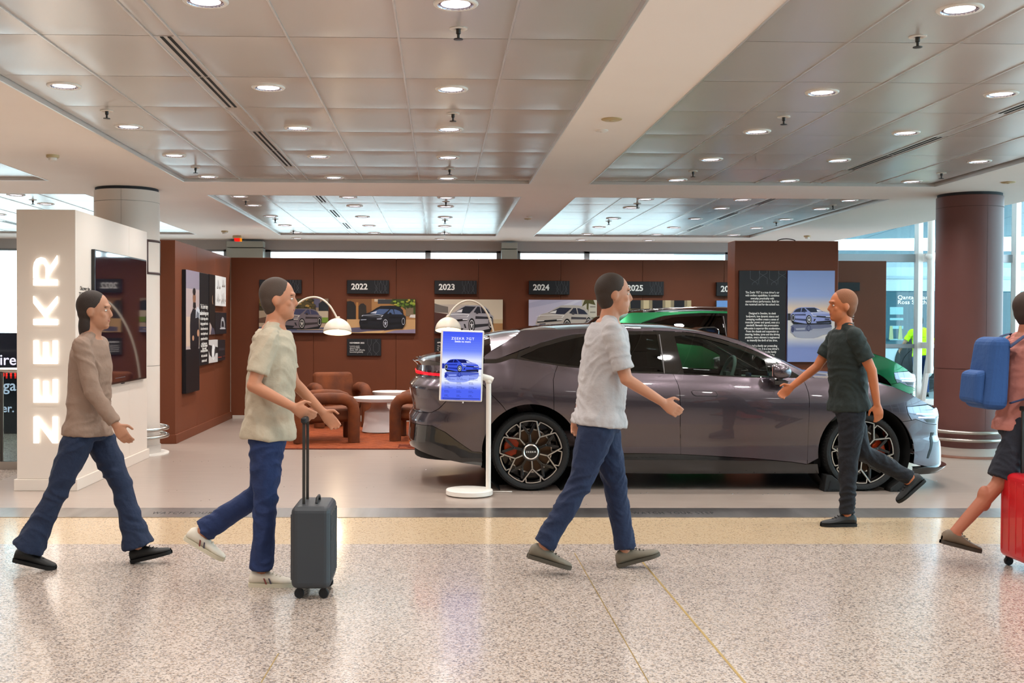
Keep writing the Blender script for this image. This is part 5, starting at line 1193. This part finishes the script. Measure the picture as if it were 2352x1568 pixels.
def person(label, base, heading, H, legs, arms, lean=2., look=0., skin='#b98266', shirt='#888888', sleeve=.6, trousers='#22304e', hem=.062, shoes='#2a2a2a', sole='#1a1a1a', hair='#3a2a20',
           shorts=False, vox=.0065, girth=1., cap=None, stripe=None, hairlen=0., shirt_len=-.09, name='person', shirtvar=None):
    t = thing(name, label, 'person', (base[0], base[1], 0))
    s = H/1.79; h = radians(heading); f = Vector((cos(h), sin(h), 0)); l = Vector((-sin(h), cos(h), 0))   # forward, left
    m_skin = mat('skin_'+skin[1:], skin, .5, var=skin, spec=.4); m_sh = mat('cloth_'+shirt[1:], shirt, .85, var=shirtvar or shirt, vscale=7., bump=.5, bscale=14., bdist=.02)
    m_tr = mat('cloth_'+trousers[1:], trousers, .85, bump=.6, bscale=16., bdist=.02); m_hair = mat('hair_'+hair[1:], hair, .75, bump=.35, bscale=220., bdist=.004)
    # joints with the pelvis at the origin
    def leg(side, hip, knee):
        a, k = radians(hip), radians(knee); hp = l*(.092*s*side) + UP*(-.02*s)
        kn = hp + (f*sin(a) - UP*cos(a))*.44*s; an = kn + (f*sin(a-k) - UP*cos(a-k))*.43*s
        return hp, kn, an
    L = [leg(1, *legs[0][:2]), leg(-1, *legs[1][:2])]; pit = [legs[0][2], legs[1][2]]
    pz = max(-(an.z) + (.085 + (.15*sin(radians(p)) if p > 0 else .06*sin(radians(-p))))*s for (_, _, an), p, lg in zip(L, pit, legs) if not (len(lg) > 3))
    O = Vector((0, 0, pz)); L = [[O+q for q in j] for j in L]
    ln = radians(lean); sp = (UP*cos(ln) + f*sin(ln))
    def S(d): return O + sp*(d*s)
    def arm(side, sw, el, ab=7):
        a, e, b = radians(sw), radians(el), radians(ab)
        sh = S(.475) + l*(.178*s*side*girth**.5); d = (f*sin(a) - UP*cos(a))*cos(b) + l*(side*sin(b)); d.normalize()
        eb = sh + d*(.29*s); d2 = f*sin(a+e) - UP*cos(a+e) + l*(side*-.02); d2.normalize(); wr = eb + d2*(.25*s)
        return sh, eb, wr, d2
    A = [arm(1, *arms[0]), arm(-1, *arms[1])]
    body = MB()
    TS = [(-.09,.12,.10),(-.05,.155,.11),(.0,.165,.115),(.07,.155,.108),(.15,.142,.10),(.25,.152,.108),(.35,.165,.115),(.43,.165,.105),(.485,.14,.09),(.52,.095,.07),(.545,.065,.06)]
    body.tube([S(d) for d, a, b in TS], [(a*s*girth, b*s*girth) for d, a, b in TS], 20, ref=l)
    nk = S(.53); hc = S(.695) + f*(.022*s)
    body.capsule(nk - sp*.03*s, hc - sp*.05*s - f*(.008*s), .062*s, .056*s)
    for q in (-1, 1): body.capsule(S(.545) + l*(.02*s*q), S(.488) + l*(.145*s*q), .042*s, .045*s)
    ly = radians(look); hf = f*cos(ly) + l*sin(ly); hl = UP.cross(hf)
    R = Matrix((hf, hl, UP)).transposed()
    hp = lambda x, y, z: hc + hf*(x*s) + hl*(y*s) + UP*(z*s)
    body.ball(hp(-.012,0,.025), (.100*s, .080*s, .104*s), 24, 16, R); body.ball(hp(.022,0,-.045), (.070*s, .063*s, .080*s), 20, 12, R)
    body.ball(hp(.062,0,-.092), (.026*s, .030*s, .022*s), 12, 8, R)                       # chin
    body.capsule(hp(.082,0,.014), hp(.098,0,-.022), .011*s, .0145*s); body.ball(hp(.078,0,.034), (.018*s, .052*s, .012*s), 12, 8, R)   # nose, brow
    body.ball(hp(.078,0,-.060), (.014*s, .026*s, .008*s), 10, 6, R)                       # lips
    for q in (-1, 1): body.ball(hp(-.008, q*.080, -.005), (.020*s, .009*s, .032*s), 12, 8, R); body.ball(hp(.060, q*.040, -.02), (.02*s, .02*s, .02*s), 10, 6, R)
    lk = 1. if shorts else .74
    for (hpv, kn, an) in L:
        body.capsule(hpv - UP*.02*s, kn, .080*s*girth*lk, .052*s*lk); body.capsule(kn, an, .050*s*lk, .036*s)
        if shorts: body.ball(kn.lerp(an, .3) - f*.008*s, (.046*s, .046*s, .085*s), 14, 8)
        body.capsule(an, an - UP*.03*s + f*.02*s, .036*s, .034*s)
    for side, (sh, eb, wr, d2) in zip((1, -1), A):
        body.capsule(sh, eb, .050*s*girth**.5, .038*s); body.capsule(eb, wr, .039*s, .027*s)
        w = f - d2*f.dot(d2); w.normalize()         # across the hand towards the thumb
        n = l*(-side)                               # palm faces the body
        pe = wr + d2*.085*s
        body.tube([wr - d2*.01*s, wr + d2*.03*s, wr + d2*.06*s, pe], [(.024*s, .018*s), (.034*s, .016*s), (.041*s, .0155*s), (.040*s, .012*s)], 14, ref=w)
        for i, ln_ in enumerate((.074, .084, .078, .060)):
            p = pe + w*((.030 - .0195*i)*s) - d2*.006*s; d = d2.copy(); an_ = 0
            for seg, (fr, cu) in enumerate(((.42, 14+i*3), (.32, 26), (.26, 22))):
                an_ += cu; d = (d2*cos(radians(an_)) + n*sin(radians(an_))).normalized(); q = p + d*(ln_*fr*s)
                body.capsule(p, q, (.0092 - .0006*seg)*s, (.0088 - .0008*seg)*s, 8); p = q
        p = wr + d2*.022*s + w*.026*s; q = p + (d2*.6 + w*.75 + n*.25).normalized()*.042*s; r2 = q + (d2*.93 + w*.2 + n*.35).normalized()*.034*s
        body.capsule(p, q, .0125*s, .0105*s, 8); body.capsule(q, r2, .0102*s, .0085*s, 8)
    remesh(body, 'body', vox, m_skin, t, 2)
    # eyes
    for q in (-1, 1): e_ = MB().ball(hp(.0765, q*.033, .006), (.0075*s, .0115*s, .0062*s), 12, 8, R).build('eye', mat('eye_white', '#d8d0c8', .2), t, sm=180); MB().ball(hp(.0808, q*.033, .006), (.0042*s, .0056*s, .0056*s), 10, 6, R).build('iris', mat('eye_dark', '#1c1512', .2), e_, sm=180); MB().tube([hp(.083, q*.018, .026), hp(.084, q*.034, .031), hp(.074, q*.05, .025)], [.003*s, .0042*s, .002*s], 6).build('eyebrow', m_hair, t, sm=180)
    MB().ball(hp(.0845,0,-.058), (.008*s, .022*s, .0075*s), 12, 8, R).build('lips', mat('lips', '#9a5a4c', .5), t, sm=180)
    # shirt
    c = MB(); g = .016*s
    TS2 = [(shirt_len,.180,.138), (shirt_len+.05,.178,.134)] + [(d, a, b) for d, a, b in TS[2:-1] if d > shirt_len+.06]
    TS2 = [(d, max(a, .158) if d < .3 else a, max(b, .116) if d < .3 else b) for d, a, b in TS2]
    c.tube([S(d) for d, a, b in TS2], [(a*s*girth+g, b*s*girth+g) for d, a, b in TS2], 24, ref=l)
    for side, (sh, eb, wr, d2) in zip((1, -1), A):
        c.ball(sh, .060*s); c.capsule(S(.530) + l*(.035*s*side), S(.490) + l*(.140*s*side), .050*s, .054*s)
        if sleeve <= 1: c.tube([sh, sh.lerp(eb, sleeve*.5), sh.lerp(eb, sleeve)], [.066*s, .064*s, .063*s], 16)
        else: c.capsule(sh, eb, .062*s, .052*s); c.tube([eb - (wr-eb)*.05, eb.lerp(wr, .5), eb.lerp(wr, .95)], [.052*s, .047*s, .042*s], 16)
    remesh(c, 'shirt' if sleeve <= 1 else 'jacket', .008, m_sh, t, 3, fold=.0075)
    # trousers
    c = MB()
    c.tube([S(d) for d in (-.12, -.07, -.01, .05)], [(.13*s*girth+g*.5, .105*s*girth+g*.5), (.155*s*girth+g*.4, .116*s*girth+g*.4), (.160*s*girth+g*.2, .112*s*girth+g*.2), (.150*s*girth, .100*s*girth)], 22, ref=l)
    for (hpv, kn, an), lg in zip(L, legs):
        if shorts: c.tube([hpv, hpv.lerp(kn, .5), hpv.lerp(kn, .92)], [.098*s*girth, .095*s, .088*s], 18)
        else:
            c.tube([hpv + UP*.0*s, hpv.lerp(kn, .1), hpv.lerp(kn, .25), hpv.lerp(kn, .6), kn, kn + (kn-hpv)*.04], [.070*s, .088*s*girth, .098*s*girth, .088*s*girth**.5, .070*s, .05*s], 18)
            c.ball(kn + f*.004*s, .072*s); d = (an-kn).normalized(); c.tube([kn - d*.02*s, kn.lerp(an, .35), kn.lerp(an, .7), kn.lerp(an, .97)], [(.068*s, .068*s), (.068*s, .068*s), ((.062*.5+hem*.5)*s, (.062*.5+hem*.5)*s), (hem*s, hem*s)], 18)
    remesh(c, 'shorts' if shorts else 'trousers', .008, m_tr, t, 3, fold=.0085)
    # hair
    hm = MB()
    if cap:
        hm.ball(hp(-.014,0,.045), (.108*s, .088*s, .092*s), 22, 14, R); cm = mat('cap_'+cap[1:], cap, .8)
        o = hm.build('cap', cm, t, sm=180); MB().tube([hp(.06,0,.052), hp(.15,0,.040), hp(.17,0,.034)], [(.075*s,.008*s),(.066*s,.008*s),(.03*s,.005*s)], 14, ref=hl).build('cap_brim', cm, o, sm=60)
        hm = MB()
    hm.ball(hp(-.022,0,.038), (.100*s, .085*s, .099*s), 26, 16, R); hm.ball(hp(-.042,0,-.005), (.070*s, .078*s, .078*s), 20, 12, R); hm.ball(hp(-.040,0,-.052), (.050*s, .062*s, .048*s), 18, 10, R)
    if hairlen: hm.ball(hp(-.05,0,-.07-hairlen/2), (.055*s, .075*s, (.06+hairlen)*s), 18, 10, R)
    remesh(hm, 'hair', .007, m_hair, t, 4)
    # shoes
    ms, mso = mat('shoe_'+shoes[1:], shoes, .6), mat('sole_'+sole[1:], sole, .7)
    for (hpv, kn, an), p in zip(L, pit):
        c, sn = cos(radians(p)), sin(radians(p)); fw = f*c - UP*sn; uu = UP*c + f*sn       # p>0: heel lifted, p<0: toe lifted
        hl_ = an - uu*(.085*s)
        def sec(x, w, z0, z1, n=12):
            return [hl_ + fw*(x*s) + l*(w*s*cos(q)) + uu*((z0 + (z1-z0)*(.5+.5*sin(q)))*s) for q in [2*pi*k/n for k in range(n)]]
        prof = [(-.072,.012,.02,.05),(-.066,.030,.014,.078),(-.045,.036,.012,.098),(.0,.038,.012,.104),(.035,.039,.012,.092),(.075,.043,.012,.070),(.115,.047,.012,.056),(.150,.045,.012,.048),(.180,.034,.014,.042),(.196,.016,.018,.034)]
        rows = [sec(*q) for q in prof]; sh = MB().grid([r + [r[0]] for r in rows]).build('shoe', ms, t, sm=180)
        MB().hexa([hl_+fw*(-.074*s)-l*.03*s, hl_+fw*(.19*s)-l*.03*s, hl_+fw*(.19*s)+l*.03*s, hl_+fw*(-.074*s)+l*.03*s, hl_+fw*(-.074*s)-l*.034*s+uu*.02*s, hl_+fw*(.196*s)-l*.032*s+uu*.02*s, hl_+fw*(.196*s)+l*.032*s+uu*.02*s, hl_+fw*(-.074*s)+l*.034*s+uu*.02*s])
        rows = [[hl_ + fw*(x*s) + l*(w*s*k) + uu*(z*s) for k, z in ((-1,.0),(1,.0),(1.04,.022),(-1.04,.022),(-1,.0))] for x, w in ((-.076,.012),(-.068,.030),(-.045,.037),(.0,.039),(.075,.045),(.115,.049),(.150,.047),(.182,.036),(.200,.014))]
        MB().grid(rows).build('sole', mso, sh, sm=40)
        if stripe:
            for k, cc in enumerate(stripe):
                rows = [[hl_ + fw*((.03+.028*k+x-.02*z/.05)*s) + l*(sd*.0445*s) + uu*((.02+z)*s) for x in (0, .010)] for sd, z in ((-1, 0), (-1, .035))]
                MB().grid(rows).build('shoe_stripe', mat('stripe_'+cc[1:], cc, .6), sh)
        for k in range(4): MB().tube([hl_+fw*((.045+.02*k)*s)-l*.018*s+uu*(.088-.011*k)*s, hl_+fw*((.052+.02*k)*s)+uu*(.095-.0115*k)*s, hl_+fw*((.045+.02*k)*s)+l*.018*s+uu*(.088-.011*k)*s], .003*s, 6).build('lace', mso if shoes != '#d8cfbf' else ms, sh, sm=180)
    return t, A, O
def suitcase(label, c, w, d, h, m, hz, rotz=0.):
    t = thing('suitcase', label, 'suitcase', c, rotz)
    MB().box(-w/2, w/2, -d/2, d/2, .055, .055+h).build('shell', m, t, bevel=.035, seg=4)
    for k in range(5):
        y = -d/2 + d*(k+.5)/5
        MB().box(-w/2-.004, w/2+.004, y-.008, y+.008, .10, .01+h).build('rib', m, t, bevel=.003, seg=1)
    for x in (-w/2+.04, w/2-.04):
        for y in (-d/2+.05, d/2-.05):
            MB().lathe([(0,-.012),(.024,-.012),(.027,-.006),(.027,.006),(.024,.012),(0,.012)], 16, (x, y, .027), 'Y').box(x-.012, x+.012, y-.016, y+.016, .03, .06).build('wheel', m_black, t, sm=40)
    hd = MB().box(-.055, -.04, -.09, -.075, .05+h, hz).box(-.055, -.04, .075, .09, .05+h, hz).build('handle_tubes', m_gun, t)
    MB().box(-.062, -.032, -.105, .105, hz, hz+.03).build('grip', m_black, hd, bevel=.008)
    MB().tube([(.02,-.07,.055+h), (.02,-.05,.08+h), (.02,.05,.08+h), (.02,.07,.055+h)], .008, 8).build('carry_handle', m_black, t, sm=60)
    return t
b = F(203, 1300); person('person in flared navy trousers striding right past the white kiosk', (b.x, b.y), 0, 1.68, ((24, 8, -14), (-21, 6, 12)), ((-14, 12), (16, 18)), skin='#b07c60', shirt='#8d7464', sleeve=2, trousers='#1b2740', hem=.105, shoes='#141414', sole='#0c0c0c', hair='#2c2019', hairlen=.05)
b = F(618, 1337); pt, A, O = person('person in a beige shirt and jeans pushing a dark suitcase', (b.x, b.y), 0, 1.71, ((-8, 48, 30, 1), (-1, 2, 0)), ((18, 26), (-16, 78, 12)), lean=3, skin='#b57a5c', shirt='#b3a48e', sleeve=.75, trousers='#1c2c54', hem=.07, shoes='#d8cfbf', sole='#c9bfa8', hair='#43342a', stripe=('#7c4038', '#4b4550'), girth=1.08, shirt_len=-.12)
sw = A[1]; hand = Vector((b.x, b.y, 0)) + sw[2] + sw[3]*.08
suitcase('dark grey upright suitcase beside the person in the beige shirt', (hand.x+.05, hand.y, 0), .21, .36, .44, mat('dark_grey_suitcase', '#35383c', .5), hand.z-.045)
b = F(1376, 1310); person('person in a pale grey t-shirt and jeans striding in front of the graphite car', (b.x, b.y), 0, 1.76, ((14, 5, -16), (-18, 12, 16)), ((-20, 10), (16, 42)), lean=5, skin='#b98063', shirt='#b9b3b2', shirtvar='#a9a3a3', sleeve=.8, trousers='#1a2642', hem=.07, shoes='#6d6455', sole='#4d463b', hair='#35281f', girth=1.12)
b = F(1946, 1203); person('person in black walking left in front of the front wheel of the graphite car', (b.x, b.y), 180, 1.72, ((4, 3, 0), (-20, 42, 40, 1)), ((-24, 14), (30, 22)), lean=3, skin='#b26a44', shirt='#1c2523', sleeve=.7, trousers='#12141c', hem=.058, shoes='#1c1e20', sole='#0f1011', hair='#7a4a2c', girth=1.04, shirt_len=-.1)
b = F(2338, 1288); pt6, A6, O6 = person('person in a salmon top with a blue backpack at the right edge', (b.x, b.y), 0, 1.70, ((20, 6, -8), (-24, 18, 14)), ((-12, 20), (24, 56)), lean=4, skin='#a9674e', shirt='#b9776c', sleeve=.6, trousers='#22242e', shorts=True, shoes='#6b5a48', sole='#3c332a', hair='#3a2a22')
s_ = 1.70/1.79
bp = thing('backpack', 'blue backpack worn by the person at the right edge', 'backpack', (b.x, b.y, 0))
MB().hexa([(-.30,-.15,O6.z+.06),(-.14,-.15,O6.z+.05),(-.14,.15,O6.z+.05),(-.30,.15,O6.z+.06),(-.24,-.13,O6.z+.50),(-.11,-.13,O6.z+.50),(-.11,.13,O6.z+.50),(-.24,.13,O6.z+.50)]).build('bag', mat('blue_backpack', '#2b4f86', .8, bump=.4, bscale=14, bdist=.02), bp, bevel=.05, seg=4)
MB().hexa([(-.34,-.11,O6.z+.10),(-.28,-.12,O6.z+.08),(-.28,.12,O6.z+.08),(-.34,.11,O6.z+.10),(-.33,-.10,O6.z+.28),(-.26,-.11,O6.z+.30),(-.26,.11,O6.z+.30),(-.33,.10,O6.z+.28)]).build('front_pocket', mat('blue_backpack', '#2b4f86'), bp, bevel=.025, seg=3)
for y in (-.12, .12): MB().tube([(-.13, y, O6.z+.44), (-.05, y*1.1, O6.z+.505), (.0, y*1.1, O6.z+.52), (.08, y*1.1, O6.z+.46), (.14, y*1.15, O6.z+.32), (.06, y*1.4, O6.z+.16), (-.14, y*1.3, O6.z+.10)], [(.022, .006)]*7, 8, ref=(0, 1, 0)).build('strap', mat('navy_strap', '#1c2c50', .8), bp, sm=60)
q = F(2380, 1310); suitcase('red suitcase cut off by the right edge of the picture', (q.x, q.y, 0), .26, .40, .52, mat('red_suitcase', '#c81420', .35, coat=.5), .95)
b = P(1392, 741, 12.35); person('person with cropped hair standing behind the graphite car', (b.x, 12.35), 50, 1.64, ((2, 2, 0), (-1, 2, 0)), ((2, 12), (4, 16)), skin='#c08a72', shirt='#4a4a50', sleeve=.7, trousers='#2a2c34', hair='#5b4636', vox=.008)
b = P(2117, 800, 22.6); person('person in a yellow high visibility shirt outside by the coach', (b.x, 22.6), 95, 1.66, ((2, 2, 0), (-2, 2, 0)), ((10, 40, 30), (8, 30, 30)), lean=10, skin='#b98468', shirt='#c8f000', sleeve=.8, trousers='#223c6a', hair='#3a3430', vox=.009, girth=1.1)
